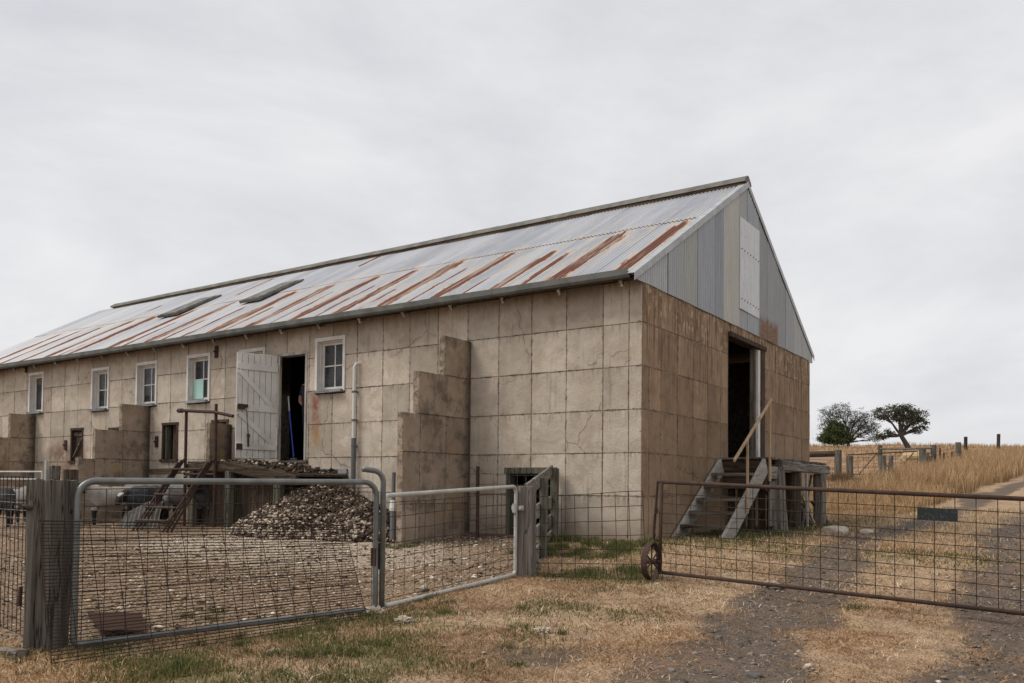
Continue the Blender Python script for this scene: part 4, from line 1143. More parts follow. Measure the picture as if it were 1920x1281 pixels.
HF = np.stack([ii[:-1,:-1].ravel(),ii[:-1,1:].ravel(),ii[1:,1:].ravel(),ii[1:,:-1].ravel()],1)
bulk('mound', HV, HF, M['clump'], np.tile([.075,.055,.042],(HX.size,1)), heap)
n = 17000
px_ = RNG.uniform(-7.4,-3.0,n); py_ = RNG.uniform(-2.4,-.06,n); hh = heap_h(px_,py_); keep = hh > .015
px_,py_,hh = px_[keep],py_[keep],hh[keep]; n = len(px_)
dark_ = np.array([.064,.046,.034]); pale_ = np.array([.46,.38,.30]); mid_ = np.array([.2,.147,.107])
u = RNG.random(n); fr_ = np.clip((-1.2-py_)/.8,0,1)
C = np.where((u<.07+.4*fr_)[:,None], pale_, np.where((u<.27+.4*fr_)[:,None], mid_, dark_))*RNG.uniform(.6,1.3,(n,1))
clumps('dags', np.stack([px_,py_,gz(px_,py_)+hh],1), RNG.uniform(.011,.034,n), C, M['clump'], (.5,1.), heap)
# dags lying on the landing
n = 330; px_ = -8.0+2.25*RNG.random(n)**.75; py_ = RNG.uniform(-1.12,-.1,n)
zt = np.where(px_<-7.45,1.14,1.14-.24*(px_+7.45)/1.8)+RNG.uniform(0,.06,n)*np.clip((px_+8)/1.2,.1,1)
u = RNG.random(n); C = np.where((u<np.where(px_<-6.9,.55,.08))[:,None], pale_, dark_)*RNG.uniform(.6,1.2,(n,1))
tag(clumps('dags', np.stack([px_,py_,zt],1), RNG.uniform(.014,.038,n), C, M['clump'], (.5,.9)), 'dark and pale dags strewn along the landing boards', 'dags')
# yard litter
n = 34000; px_ = RNG.uniform(-13,.1,n); py_ = -8.2+7.9*RNG.random(n)
px_ = np.where(RNG.random(n)<.6, RNG.uniform(-6.5,.1,n), px_)
keep = (yard_mask(px_,py_)>.6)&(RNG.random(n)<.35+.65*fbm(px_,py_,.8)); px_,py_ = px_[keep],py_[keep]; n = len(px_)
u = RNG.random(n); C = np.where((u<.25+.35*np.exp(-((px_+4.2)/2.4)**2-((py_+2.6)/1.3)**2))[:,None], np.array([.62,.54,.44]), np.where((u<.7)[:,None], np.array([.36,.26,.17]), np.array([.1,.072,.055])))*RNG.uniform(.6,1.25,(n,1))
S = RNG.uniform(.005,.016,n)*np.where(RNG.random(n)<.06,2.4,1)
tag(clumps('yard_litter', np.stack([px_,py_,gz(px_,py_)+.003],1), S, C, M['clump'], (.25,.6)), 'scraps of wool, straw and dung trodden into the yard', 'litter')
# track stones
n = 26000; py_ = -9.5+RNG.random(n)**1.6*20; side = RNG.random(n)<.5
px_ = np.where(side, xl(py_), xl(py_)+1.75)+RNG.normal(0,.34,n)
keep = track_mask(px_,py_)>.4; px_,py_ = px_[keep],py_[keep]; n = len(px_)
C = np.array([.16,.137,.117])*RNG.uniform(.4,1.9,(n,1)); S = RNG.uniform(.003,.011,n)*np.where(RNG.random(n)<.06,2.8,1)
tag(clumps('gravel', np.stack([px_,py_,gz(px_,py_)+.001],1), S, C, M['stone'], (.2,.5)), 'grey slate chips lying in the wheel ruts', 'gravel')
# wool scraps on the dry grass
n = 700; px_ = RNG.uniform(-1.2,5.6,n); py_ = RNG.uniform(-9.3,2.5,n)
keep = (yard_mask(px_,py_)<.1)&(fbm(px_,py_,.7)>.5)&(px_>np.where(py_>-.2,.8,-2)); px_,py_ = px_[keep],py_[keep]; n = len(px_)
C = np.array([.5,.42,.33])*RNG.uniform(.6,1.2,(n,1))
tag(clumps('wool_scraps', np.stack([px_,py_,gz(px_,py_)+.012],1), RNG.uniform(.006,.02,n), C, M['clump'], (.3,.6)), 'small scraps of pale wool caught in the grass', 'wool')
# larger wool tufts and stones, one by one
TUFT = [(.20,-5.5,.07,'dirty wool tuft at the foot of the pipe gatepost'),(.72,-6.98,.04,'round pale wool tuft on the grass before the double gate'),(2.46,-2.14,.075,'white wool tuft lying on the track behind the wheeled gate'),
        (.75,-5.75,.06,'ragged wool tuft in the grass right of the pipe gatepost'),(1.75,-5.35,.05,'flat wool tuft near the left wheel rut')]
for i,(x,y,r,lab) in enumerate(TUFT):
    root = bpy.data.objects.new('wool_tuft', lump_mesh('wool_tuft', 0, r, i+1, (1.25,1,.5), 4, .9, 4.5)); COL.objects.link(root); root.data.materials.append(M['wool_pale'])
    root.location = (x,y,gzf(x,y)+r*.2); tag(root, lab, 'wool tuft', 'wool tufts on the grass')
for i,(x,y,r,lab) in enumerate([(1.62,4.05,.17,'pale boulder on the grass right of the loading platform'),(2.0,4.6,.1,'smaller pale stone just right of the boulder'),(3.35,-5.4,.045,'dark flat stone on the left wheel rut at the front'),(4.05,-6.0,.05,'dark stone on the dry strip between the ruts')]):
    o = bpy.data.objects.new('rock', lump_mesh('rock', 0, r, i+21, (1.3,1,.6), 2, .4, 1.6)); COL.objects.link(o)
    o.data.materials.append(M['rock'] if i<2 else M['stone_dark'] if 'stone_dark' in M else m_flat('dark stone',(.11,.1,.09),.85,.2,.3,20)); o.location = (x,y,gzf(x,y)+r*.15); tag(o, lab, 'rock')

# ------------------------------------------------------------------ fences and gates along the yard
def wire_grid(mb, p00, p10, p01, p11, us, vs_, r, jit=.004, rows=True, cols=True):
    """bilinear patch of wires; us along the length, vs_ along the height, both 0..1"""
    p00,p10,p01,p11 = [Vector(p) for p in (p00,p10,p01,p11)]
    nrm = (p10-p00).cross(p01-p00).normalized()
    def at(u,v): return p00*(1-u)*(1-v)+p10*u*(1-v)+p01*(1-u)*v+p11*u*v
    def pt(u,v,o): return at(u,v)+nrm*(o+random.uniform(-jit,jit))+Vector((0,0,random.uniform(-jit,jit)))
    n = 7
    if rows:
        for v in vs_: mb.tube([pt(us[0]+(us[-1]-us[0])*i/n, v, r) for i in range(n+1)], r, 4, False)
    if cols:
        for u in us: mb.tube([pt(u, vs_[0]+(vs_[-1]-vs_[0])*i/4, -r) for i in range(5)], r, 4, False)

sp_ = thing('strainer_post', (-.66,-7.72,gzf(-.66,-7.72)), 'thick split grey timber post at the left end of the gates', 'post')
g0 = gzf(-.66,-7.72)
rough_post('trunk', (-.69,-7.75,g0-.2), (-.665,-7.735,g0+1.13), .235,.24, M['old_post'], sp_, rings=26, around=44, amp=.011, square=.72, seed=2, yaw_=.55)
for (qa, qb, qr) in (((-.75,-7.85,.57),(-.80,-7.86,.57),.012),((-.66,-7.84,.56),(-.685,-7.895,.56),.018),((-.80,-7.86,.03),(-.80,-7.865,-.1),.014)):
    b = MB(); b.tube([qa,qb],qr,8); b.build('bolt', M['rust'], sp_)
b = MB(); b.tube([(-.58,-7.66,g0+.92),(-.53,-7.62,g0+.92),(-.53,-7.62,g0+.87)],.014,8); b.build('hinge', M['rust'], sp_)
# low timber remains at its foot
b = MB(); b.bar((-.72,-8.0,g0+.01),(-.42,-8.02,g0+.03),.07,.09,(0,0,1),.02); tag(b.build('timber_stub', M['grey_wood_x']), 'rotten timber stub lying at the foot of the split post', 'timber')

# gate 1
A = Vector((-.53,-7.64,0)); B = Vector((.13,-5.43,0)); d1 = (B-A).normalized(); gA = -.36; gB = -.31
def rounded_gate(A, B, zb0, zb1, zt0, zt1, rc, rb):
    d = (B-A).normalized(); Z = Vector((0,0,1))
    a0 = A+Z*zb0; b0 = B+Z*zb1; a1 = A+Z*zt0; b1 = B+Z*zt1
    pts = [a0+Z*rb]+arc(a0+Z*rb+d*rb, -d, -Z, rb, 0, math.pi/2)[1:]
    pts += arc(b0+Z*rb-d*rb, -Z, d, rb, 0, math.pi/2)
    pts += arc(b1-Z*rc-d*rc, d, Z, rc, 0, math.pi/2)
    pts += arc(a1-Z*rc+d*rc, Z, -d, rc, 0, math.pi/2)
    return pts+[a0+Z*rb]
g1 = thing('yard_gate', (-.2,-6.5,gzf(-.2,-6.5)), 'galvanised tube gate with wire mesh, hung on the thick split post', 'gate', 'yard gates')
zt = .742
b = MB(); b.tube(rounded_gate(A,B,gA,gB,zt,zt+.015,.12,.04),.0235,10,False); b.build('frame', M['galv'], g1, True)
b = MB(); L1 = (B-A).length
wire_grid(b, A+Vector((0,0,gA)), B+Vector((0,0,gB)), A+Vector((0,0,zt)), B+Vector((0,0,zt+.02)), np.linspace(.02,.985,17), np.linspace(.0,.95,10), .0028, .003)
b.build('wire_mesh', M['wire'], g1)
b = MB(); b.tube([B+Vector((.0,0,.28)),B+Vector((.04,.05,.28))],.022,8); b.box(tuple(B+Vector((-.03,-.03,.05))),tuple(B+Vector((.02,.02,.2)))); b.build('latch', M['rust'], g1)
# dense panel leaning on its outer side
nv1 = Vector((d1.y,-d1.x,0))
lp = thing('mesh_panel', (-.1,-6.7,gzf(-.1,-6.7)), 'rusty close-meshed wire panel leaning against the gate by the split post', 'mesh panel')
pa = Vector((-.57,-8.02,0)); pb = Vector((.04,-5.72,0))
p00 = Vector((-.094,-8.006,-.393)); p10 = Vector((.359,-5.754,-.342)); p01 = Vector((-.404,-7.953,.483)); p11 = Vector((.02,-5.695,.397))
b = MB(); wire_grid(b, p00,p10,p01,p11, np.linspace(0,1,16), np.linspace(0,1,42), .0030, .0025); b.build('wire_mesh', M['wire'], lp)
b = MB(); b.tube([p01,p11],.004,5); b.tube([p00,p01],.004,5); b.build('edge_wire', M['rust'], lp)

# pipe post with hooked top
hp = thing('pipe_post', (.17,-5.39,gzf(.17,-5.39)), 'galvanised pipe gatepost with hooked top between the two yard gates', 'post')
Z = Vector((0,0,1)); q0 = Vector((.165,-5.385,0))
pts = [q0+Z*-.4, q0+Z*.755]+arc(q0+Z*.755-d1*.10, d1, Z, .10, 0, math.radians(84), 6)[1:]+[q0+Z*.866-d1*.2]
b = MB(); b.tube(pts,.024,10); b.build('post', M['galv'], hp, True)
b = MB(); b.box(tuple(q0+Vector((-.05,-.035,.02))),tuple(q0+Vector((-.015,.03,.24)))); b.build('latch_plate', M['rust'], hp)

# gate 2
A2 = Vector((.15,-5.36,0)); B2 = Vector((.0,-3.12,0))
g2 = thing('yard_gate', (.09,-4.2,gzf(.09,-4.2)), 'paler galvanised mesh gate, hung on the cracked post before the barn', 'gate', 'yard gates')
b = MB(); b.tube(rounded_gate(A2,B2,-.30,-.22,.645,.73,.07,.06),.0205,10,False); b.build('frame', M['galv_lite'], g2, True)
b = MB(); wire_grid(b, A2+Z*-.30, B2+Z*-.22, A2+Z*.64, B2+Z*.73, np.linspace(.0,1.,16), np.linspace(0.06,.93,8), .0028, .006); b.build('wire_mesh', M['wire'], g2)
cp = thing('gate_post', (.06,-3.02,gzf(.06,-3.02)), 'cracked grey hardwood post at the corner of the board fence', 'post')
rough_post('trunk', (.06,-3.0,-.45), (.06,-3.0,.73), .19,.17, M['grey_wood'], cp, rings=18, around=32, amp=.006, square=.85, seed=8, yaw_=.3)
b = MB(); b.bar((-.06,-3.11,.50),(.09,-3.1,.50),.05,.012,(0,0,1)); b.tube([(.06,-3.1,.5),(.06,-3.13,.5)],.018,8); b.tube([(0,-3.14,.45),(0,-3.14,.55)],.026,8); b.build('hinge', M['galv_lite'], cp)

# board fence from that post back to the wall
bf = thing('board_fence', (-.7,-1.5,gzf(-.7,-1.5)), 'short weathered board fence from the cracked post to the wall', 'fence')
P1 = Vector((.04,-2.93,0)); P2 = Vector((-1.38,-.08,0)); fd = (P2-P1).normalized(); fn = Vector((-fd.y,fd.x,0))
if fn.x < 0: fn = -fn
for z,h in ((.70,.16),(.38,.17),(.12,.16),(-.12,.15)):
    b = MB(); b.bar(P1+Z*(z-.03*random.random())-fn*.03, P2+Z*(z+.27 if z>.6 else z+.14)-fn*.03, h,.04,(0,0,1),.006); b.build('rail_board', M['grey_wood_y'], bf)
for t_, top, mt, w in ((.44,.84,'green_wood',.15),(.97,1.0,'green_wood',.15)):
    p = P1+(P2-P1)*t_+fn*.03
    rough_post('post', (p.x,p.y,-.35), (p.x,p.y,top), w, .1, M[mt], bf, square=.85, amp=.004, seed=t_*9, yaw_=math.atan2(fd.y,fd.x))
b = MB(); b.bar(P1+fd*.45+Z*.02+fn*.0, P1+fd*.35+Z*-.35+fn*.16,.09,.03,tuple(fd)); b.build('prop', M['grey_wood'], bf)
# steel dropper with loose mesh beside the low opening
dp = thing('steel_dropper', (-2.45,-.5,0), 'rusty steel dropper with a loose wire mesh scrap at the low opening', 'post')
b = MB(); b.bar((-2.42,-.55,-.1),(-2.46,-.5,1.03),.045,.03,(1,0,0)); b.build('post', M['rust'], dp)
b = MB(); wire_grid(b, (-2.75,-.42,-.02),(-1.55,-.3,-.02),(-2.8,-.4,.92),(-1.55,-.2,.92), np.linspace(0,1,6), np.linspace(0,1,7), .0024, .012); b.build('wire_mesh', M['wire'], dp)

# grey conduit strapped by the buttress
cd = thing('conduit', (-3.2,-1.62,0), 'grey conduit with a torn white wrap beside the near buttress', 'pipe')
b = MB(); b.tube([(-3.2,-1.55,-.05),(-3.2,-1.55,.45)],.045,10); b.tube([(-3.2,-1.55,.45),(-3.2,-1.55,.92)],.03,10); b.build('pipe', M['plastic_grey'], cd)
b = MB(); b.tube([(-3.2,-1.555,.36),(-3.2,-1.555,.40),(-3.2,-1.55,.47),(-3.2,-1.555,.52)],.05,10,True,[.048,.055,.05,.04]); b.build('wrap', M['plastic_white'], cd)

# mesh infill between the cracked post and the wheeled gate
mp_ = thing('mesh_panel', (.75,-2.8,gzf(.75,-2.8)), 'rusty square mesh panel closing the gap beside the wheeled gate', 'mesh panel')
b = MB(); wire_grid(b, (.14,-2.95,-.24),(1.31,-2.62,-.22),(.14,-2.95,.62),(1.26,-2.62,.70), np.linspace(0,1,9), np.linspace(0,1,7), .0035, .004); b.build('wire_mesh', M['wire'], mp_)

# wheeled gate
wg = thing('wheeled_gate', (3.3,-2.6,gzf(3.3,-2.6)), 'long rusty mesh gate with an iron wheel across the track', 'gate')
YG = -2.6; ZTl, ZTr = .79,.64; ZBl, ZBr = -.14,-.30
XR = 5.45
def zt_(x): return ZTl+(ZTr-ZTl)*(x-1.47)/(XR-1.47)
def zb_(x): return ZBl+(ZBr-ZBl)*(x-1.47)/(XR-1.47)
b = MB(); b.tube([(1.42,YG,zt_(1.42)+.005),(3,YG,zt_(3)),(XR,YG,zt_(XR))],.02,9); b.tube([(1.47,YG,zt_(1.47)),(1.45,YG,ZBl)],.0195,9); b.tube([(1.44,YG,ZBl),(3,YG,zb_(3)),(XR,YG,zb_(XR))],.019,9); b.tube([(XR,YG,ZBr),(XR,YG,ZTr)],.02,9)
b.build('frame', M['rust'], wg, True)
b = MB(); b.tube([(1.425,YG,.79),(1.375,YG+.01,.2),(1.44,YG,.185)],.014,8); b.build('bracket', M['rust'], wg)
b = MB(); nxg = int((XR-1.47)/.155); wire_grid(b, (1.47,YG,ZBl),(XR,YG,ZBr),(1.47,YG,ZTl),(XR,YG,ZTr), np.linspace(0,1,nxg+1), np.linspace(0.0,.985,10), .0034, .002); b.build('wire_mesh', M['wire'], wg)
wc = Vector((1.37,YG-.02,-.03)); R_ = .195
b = MB(); rim = []; n = 32; hw = .032
pr_ = [(R_,-hw),(R_,hw),(R_-.014,hw),(R_-.014,-hw)]
vs = []; fs = []
for k in range(n):
    a = 2*math.pi*k/n
    for (rr,xx) in pr_: vs.append((wc.x+xx, wc.y+rr*math.cos(a), wc.z+rr*math.sin(a)))
for k in range(n):
    for j in range(4): fs.append((k*4+j,((k+1)%n)*4+j,((k+1)%n)*4+(j+1)%4,k*4+(j+1)%4))
b.add(vs, fs); wh = b.build('wheel', M['rust'], wg)
for k in range(6):
    a = math.pi/6+2*math.pi*k/6; b = MB(); b.tube([wc+Vector((0,.03*math.cos(a),.03*math.sin(a))), wc+Vector((0,(R_-.01)*math.cos(a),(R_-.01)*math.sin(a)))],.009,6); b.build('spoke', M['rust'], wh)
b = MB(); b.tube([wc-Vector((.06,0,0)),wc+Vector((.06,0,0))],.03,12); b.tube([wc-Vector((.07,0,0)),wc+Vector((.1,0,0))],.014,8); b.build('hub', M['rust'], wh)
b = MB()
for k in range(9):
    z = .43-k*.038; o_ = .01*(k%2)
    b.tube([(1.405+.006*math.cos(t_*1.05),YG-.03+(.012*math.cos(t_*1.05) if k%2 else 0),z+.022*math.sin(t_*1.05)) for t_ in range(7)],.0035,5)
b.tube([(1.40,YG-.03,.44),(1.415,YG-.03,.47),(1.435,YG-.03,.47),(1.44,YG-.03,.50),(1.43,YG-.03,.52)],.008,6); b.tube(arc((1.41,YG-.02,.12),(1,0,0),(0,0,1),.03,0,6.28,10),.006,6); b.build('chain', M['wire'], wg)
b = MB(); b.add([(3.885,YG-.012,.475),(4.20,YG-.012,.465),(4.20,YG-.012,.57),(3.885,YG-.012,.582),(3.885,YG-.008,.475),(4.20,YG-.008,.465),(4.20,YG-.008,.57),(3.885,YG-.008,.582)],
   [(0,1,2,3),(7,6,5,4),(0,4,5,1),(1,5,6,2),(2,6,7,3),(3,7,4,0)]); b.build('sign_plate', M['sign'], wg)

# left wire fence running off from the split post
lf = thing('wire_fence', (-1.6,-7.6,gzf(-1.6,-7.6)), 'wire mesh fence running left from the thick split post', 'fence')
b = MB(); wire_grid(b, (-.78,-7.74,-.36),(-3.4,-7.3,-.34),(-.78,-7.74,.77),(-3.4,-7.3,.78), np.linspace(0.08,1,27), [0,.09,.18,.27,.37,.48,.6,.72,.85,1.], .003, .004); b.build('wire_mesh', M['wire'], lf)
# rusty tin lying behind gate 1
rs = MB(); rs.add([(-.72,-7.35,-.33),(-.42,-7.2,-.32),(-1.15,-6.75,-.315),(-1.6,-6.95,-.33),(-.72,-7.35,-.32),(-.42,-7.2,-.31),(-1.15,-6.75,-.305),(-1.6,-6.95,-.32)],
   [(0,3,2,1),(4,5,6,7),(0,1,5,4),(1,2,6,5),(2,3,7,6),(3,0,4,7)]); tag(rs.build('rusty_sheet', m_flat('rusted tin',(.05,.026,.017),.9,.1,.35)), 'flat rusty iron sheet lying on the ground behind the left gate', 'metal sheet')

# steel yard panels behind, with posts
y1p = thing('sheep_hurdle', (-10.2,-4,gzf(-10,-4)), 'light galvanised rail panel in front of the black sheep at far left', 'hurdle')
b = MB()
for z in (.9,.78): b.tube([(-12.6,-4,z),(-8.25,-4,z-.01)],.014,7)
b.tube([(-8.25,-4,.9),(-8.25,-4,-.2)],.016,7); b.tube([(-10.5,-4,.9),(-10.5,-4,-.2)],.016,7)
b.build('frame', M['galv_lite'], y1p)
b = MB(); wire_grid(b, (-12.6,-4,-.2),(-8.25,-4,-.2),(-12.6,-4,.9),(-8.25,-4,.88), np.linspace(0,1,19), np.linspace(0,1,10), .004, .004); b.build('wire_mesh', M['wire_galv'], y1p)
y2p = thing('sheep_hurdle', (-7,-3.6,gzf(-7,-3.6)), 'thin pale wire panel standing in front of the pale grey sheep', 'hurdle')
b = MB(); wire_grid(b, (-7.9,-3.95,-.2),(-6.35,-3.3,-.17),(-7.9,-3.95,.82),(-6.35,-3.3,.78), np.linspace(0,1,10), np.linspace(0,1,9), .0022, .008); b.build('wire_mesh', m_metal('dull fence wire', (.2,.195,.185), (.13,.125,.12), .7, .2), y2p)
for (x,y,h,w,mt,lab,nm) in ((-8.12,-4.0,1.06,.05,'galv_lite','pale steel post at the end of the rail panel','steel_post'),(-7.93,-3.98,.98,.13,'grey_wood','stout grey wooden post just right of the pale steel post','wooden_post'),(-7.42,-4.0,.92,.17,'dark_wood','dark wooden post behind the top of the split post','wooden_post')):
    o = rough_post(nm, (x,y,-.3), (x,y,h), w, w, M[mt], None, square=.7, amp=.004, seed=x); tag(o, lab, 'post')

# ------------------------------------------------------------------ paddock fences behind
M['post_wood'] = m_wood('weathered paddock post', (.2,.185,.155), (.075,.068,.055), 2)
def post(x, y, h, w, lab, mt='post_wood', nm='fence_post', dz=0):
    z = gzf(x,y); o = rough_post(nm, (x,y,z-.3), (x+random.uniform(-.03,.03),y,z+h), w, w, M[mt], None, rings=6, around=12, square=.5, amp=.008, seed=x*3.3+y)
    return tag(o, lab, 'post', 'paddock fence posts')
post(-1.42,24.4,1.22,.26,'thickest post in the paddock, left of the field gate middle')
post(-1.15,24.55,1.2,.16,'slim post touching the thickest paddock post')
post(-4.9,32.3,1.3,.32,'square post at the right end of the dark log rail')
post(-4.2,29.2,1.1,.18,'thin post between the log rail and the short post')
post(-3.25,27.36,1.02,.26,'short stout post left of the thickest paddock post')
post(-1.19,32.43,1.2,.3,'dark post at the right end of the tubular field gate')
post(-1.05,34.9,1.4,.26,'tallest paddock post, joined by a rail to the dark post')
post(-1.05,37.25,1.2,.07,'thin stake just right of the tallest paddock post','dark_wood')
post(-.80,31.0,1.08,.2,'mid height post right of the dark gate end post')
post(-.78,42.4,1.3,.3,'large post where the golden grass begins')
for k in range(3): post(-.80+.05*k,33.5+2.6*k,.95,.07,('nearest','middle','farthest')[k]+' of the three thin droppers in line beside the golden grass','dark_wood')
post(-4.05,77.3,1.5,.3,'lone post on the skyline above the golden grass','dark_wood'); post(-1.75,81.5,1.6,.3,'lone post on the skyline furthest right','dark_wood')
post(-18.0,71,2.3,.22,'lone post on the skyline between the two trees','dark_wood'); post(-3.13,33.2,1.5,.2,'post in front of the leaning gum trunk','green_wood')
def rail(a, c, r, lab, mt, nm, cat):
    b = MB(); b.tube([a, tuple((Vector(a)+Vector(c))/2-Vector((0,0,.03))), c], r, 8); return tag(b.build(nm, M[mt]), lab, cat)
z1 = gzf(-4.9,32.3); rail((-9.6,32.3,z1+1.1),(-5.0,32.3,z1+1.12),.15,'dark log rail running from behind the barn to a square post','dark_wood_x','log_rail','rail')
rail((-3.13,33.1,2.73),(-1.1,34.8,2.80),.045,'long level rail from the gum tree post to the tallest post','grey_wood_y','fence_rail','rail')
z3 = gzf(-1.19,32.43); rail((-1.19,32.4,z3+.75),(-1.05,34.8,z3+.8),.13,'short log rail between the gate end post and tallest post','dark_wood','log_rail','rail')
fg = thing('field_gate', (-3,31.5,gzf(-3,31.5)), 'rusty tubular field gate with diagonal braces in the paddock', 'gate')
ga = Vector((-4.35,31.9,gzf(-4.35,31.9)+.12)); gb = Vector((-1.3,31.9,gzf(-1.3,31.9)+.12))
b = MB(); b.tube([ga,ga+Z*.95,gb+Z*1.0,gb],.03,6); b.tube([ga,gb],.03,6)
for u0,u1 in ((.16,.42),(.68,.42),(.68,.95)): b.tube([ga+(gb-ga)*u0+Z*.0, ga+(gb-ga)*u1+Z*.95],.022,6)
b.build('frame', M['rust'], fg)
b = MB(); wire_grid(b, ga,gb,ga+Z*.95,gb+Z*1.0, np.linspace(0,1,14), np.linspace(0,1,7), .006, .005); b.build('wire_mesh', M['wire'], fg)
pw = thing('paddock_wires', (-6,31,gzf(-6,31)), 'plain fence wires strung behind the barn up to the field gate', 'fence')
b = MB()
for k in range(5):
    b.tube([(-11,32.2,gzf(-11,32.2)+.2+.2*k),(-4.9,32.2,gzf(-4.9,32.2)+.2+.2*k)],.008,4)
    b.tube([(-1.15,32.4,gzf(-1.15,32.4)+.2+.2*k),(-.8,42.4,gzf(-.8,42.4)+.2+.2*k),(-4.0,77.3,gzf(-4,77.3)+.3+.2*k)],.008,4)
b.build('wire', M['wire'], pw)
hb = bpy.data.objects.new('hay_pile', lump_mesh('hay_pile', 0, .66, 5, (1.3,1,.7), 3, .3, 2.)); COL.objects.link(hb); hb.data.materials.append(m_flat('hay',(.42,.31,.18),.95,.1,.3,15)); hb.location = (-3.05,43.,gzf(-3.05,43.)+.35); tag(hb, 'rounded pile of pale hay behind the field gate', 'hay pile')

# ------------------------------------------------------------------ trees
def tree(name, base, fork, blobs, lab, leafcol, n_cl, per, leaf, r0, seed=1, lean=0., sag=.25):
    """trunk to a fork, limbs bending out to leaf clusters spread through the crown's volumes; a/b are metres right and up of the base"""
    rnd = np.random.default_rng(seed); root = thing(name, base, lab, 'tree'); B0 = np.array(base)
    R3 = np.array([.827,.563,0.]); D3 = np.array([-.563,.827,0.])
    def P(a, b, d): return B0+R3*a+D3*d+np.array([0,0,b])
    tr = MB(); fa, fb = fork
    tr.tube([P(0,-.1,0),P(fa*.35,fb*.4,.03),P(fa*.8,fb*.8,0),P(fa,fb,0)], r0, 8, True, [r0*1.25,r0,r0*.9,r0*.8])
    w = np.array([q[2]*q[3] for q in blobs]); w = w/w.sum(); cl = []
    mains = []
    for (ca,cb,ra,rb_) in blobs:
        e = P(ca, cb-.2*rb_, rnd.uniform(-.5,.5)*ra); m = P(fa+(ca-fa)*.45, fb+(cb-fb)*.55-sag*.3, rnd.uniform(-.2,.2)*ra)
        pts = [P(fa,fb,0), m, e]; pts = [pts[0],(np.array(pts[0])*.5+m*.5)+np.array([0,0,-.05]), m,(m+e)/2+np.array([0,0,.06]), e]
        tr.tube([Vector(p) for p in pts], r0*.5, 6, True, [r0*.6,r0*.5,r0*.38,r0*.27,r0*.16]); mains.append((pts, (ca,cb,ra,rb_)))
    for _ in range(n_cl):
        k = rnd.choice(len(blobs), p=w); ca,cb,ra,rb_ = blobs[k]
        u = rnd.normal(0,1,3); u = u/np.linalg.norm(u)*rnd.uniform(.35,1.)**.6
        c = P(ca+u[0]*ra, cb+u[1]*rb_, u[2]*ra*.9); cl.append(c)
        pts = mains[k][0]; s0 = np.array(pts[rnd.integers(2,5)]); mid = (s0+c)/2+rnd.normal(0,.08,3)
        tr.tube([Vector(s0),Vector(mid),Vector(c)], .03, 4, False, [r0*.13,r0*.09,r0*.04])
    tr.build('trunk', M['bark'], root)
    T = np.array(cl); n = n_cl*per; ix = np.repeat(np.arange(n_cl), per)
    c = T[ix]+rnd.normal(0,1,(n,3))*leaf[1]*np.array([1,1,.65])
    th = rnd.uniform(0,6.28,n); ph = rnd.uniform(-1,1,n); s_ = leaf[0]*rnd.uniform(.6,1.4,n)
    e1 = np.stack([np.cos(th),np.sin(th),ph*.7],1); e1 /= np.linalg.norm(e1,axis=1)[:,None]
    e2 = np.cross(e1, rnd.normal(0,1,(n,3))); e2 /= np.linalg.norm(e2,axis=1)[:,None]
    V_ = np.zeros((n*4,3))
    for q,(a,b2) in enumerate(((-1,-.0),(0,-.5),(1,0),(0,.5))): V_[q::4] = c+e1*(a*s_)[:,None]+e2*(b2*s_)[:,None]
    tone = rnd.uniform(.75,1.3,n_cl)[ix]
    lc = np.array(leafcol)*(rnd.uniform(.65,1.4,n)*tone)[:,None]
    bulk('crown', V_-B0, np.arange(n*4).reshape(-1,4), M['leaf'], np.repeat(lc,4,0), root); return root
def bz(x,y): return (x,y,gzf(x,y)-.1)
q = 1/14.6
tree('bare_tree', bz(-19.8,101.5), (.1,.9), [((a-1578)*q,(842-b)*q,ra*q,rb_*q) for a,b,ra,rb_ in ((1542,782,20,20),(1565,772,22,15),(1592,782,22,18),(1612,790,18,20),(1538,806,16,15),(1580,800,22,16),(1612,812,22,12),(1628,800,8,12),(1622,824,12,6))],
     'wide thin-leaved grey tree standing behind the bushy green one', (.1,.108,.088), 330, 28, (.075,.2), .2, 4)
tree('bushy_tree', bz(-20.4,97.5), (0,.5), [((a-1556)/15.2,(840-b)/15.2,ra/15.2,rb_/15.2) for a,b,ra,rb_ in ((1556,800,18,17),(1543,818,19,10),(1570,818,20,11),(1556,822,30,9),(1556,808,24,15))],
     'low bushy tree with dense bright green leaves on the skyline', (.078,.095,.036), 230, 60, (.1,.24), .16, 9)
q = 1/16.6
tree('gum_tree', bz(-11.0,91), (-.95,1.65), [((a-1706)*q,(842-b)*q,ra*q,rb_*q) for a,b,ra,rb_ in ((1658,776,16,12),(1680,768,20,10),(1704,769,18,10),(1724,780,16,12),(1734,796,9,10),(1708,790,20,12),(1690,782,16,9),(1654,818,10,7),(1668,812,9,6),(1718,806,10,6))],
     'leaning gum tree with dark rounded crown standing alone on the skyline', (.1,.098,.062), 210, 34, (.1,.2), .27, 21)

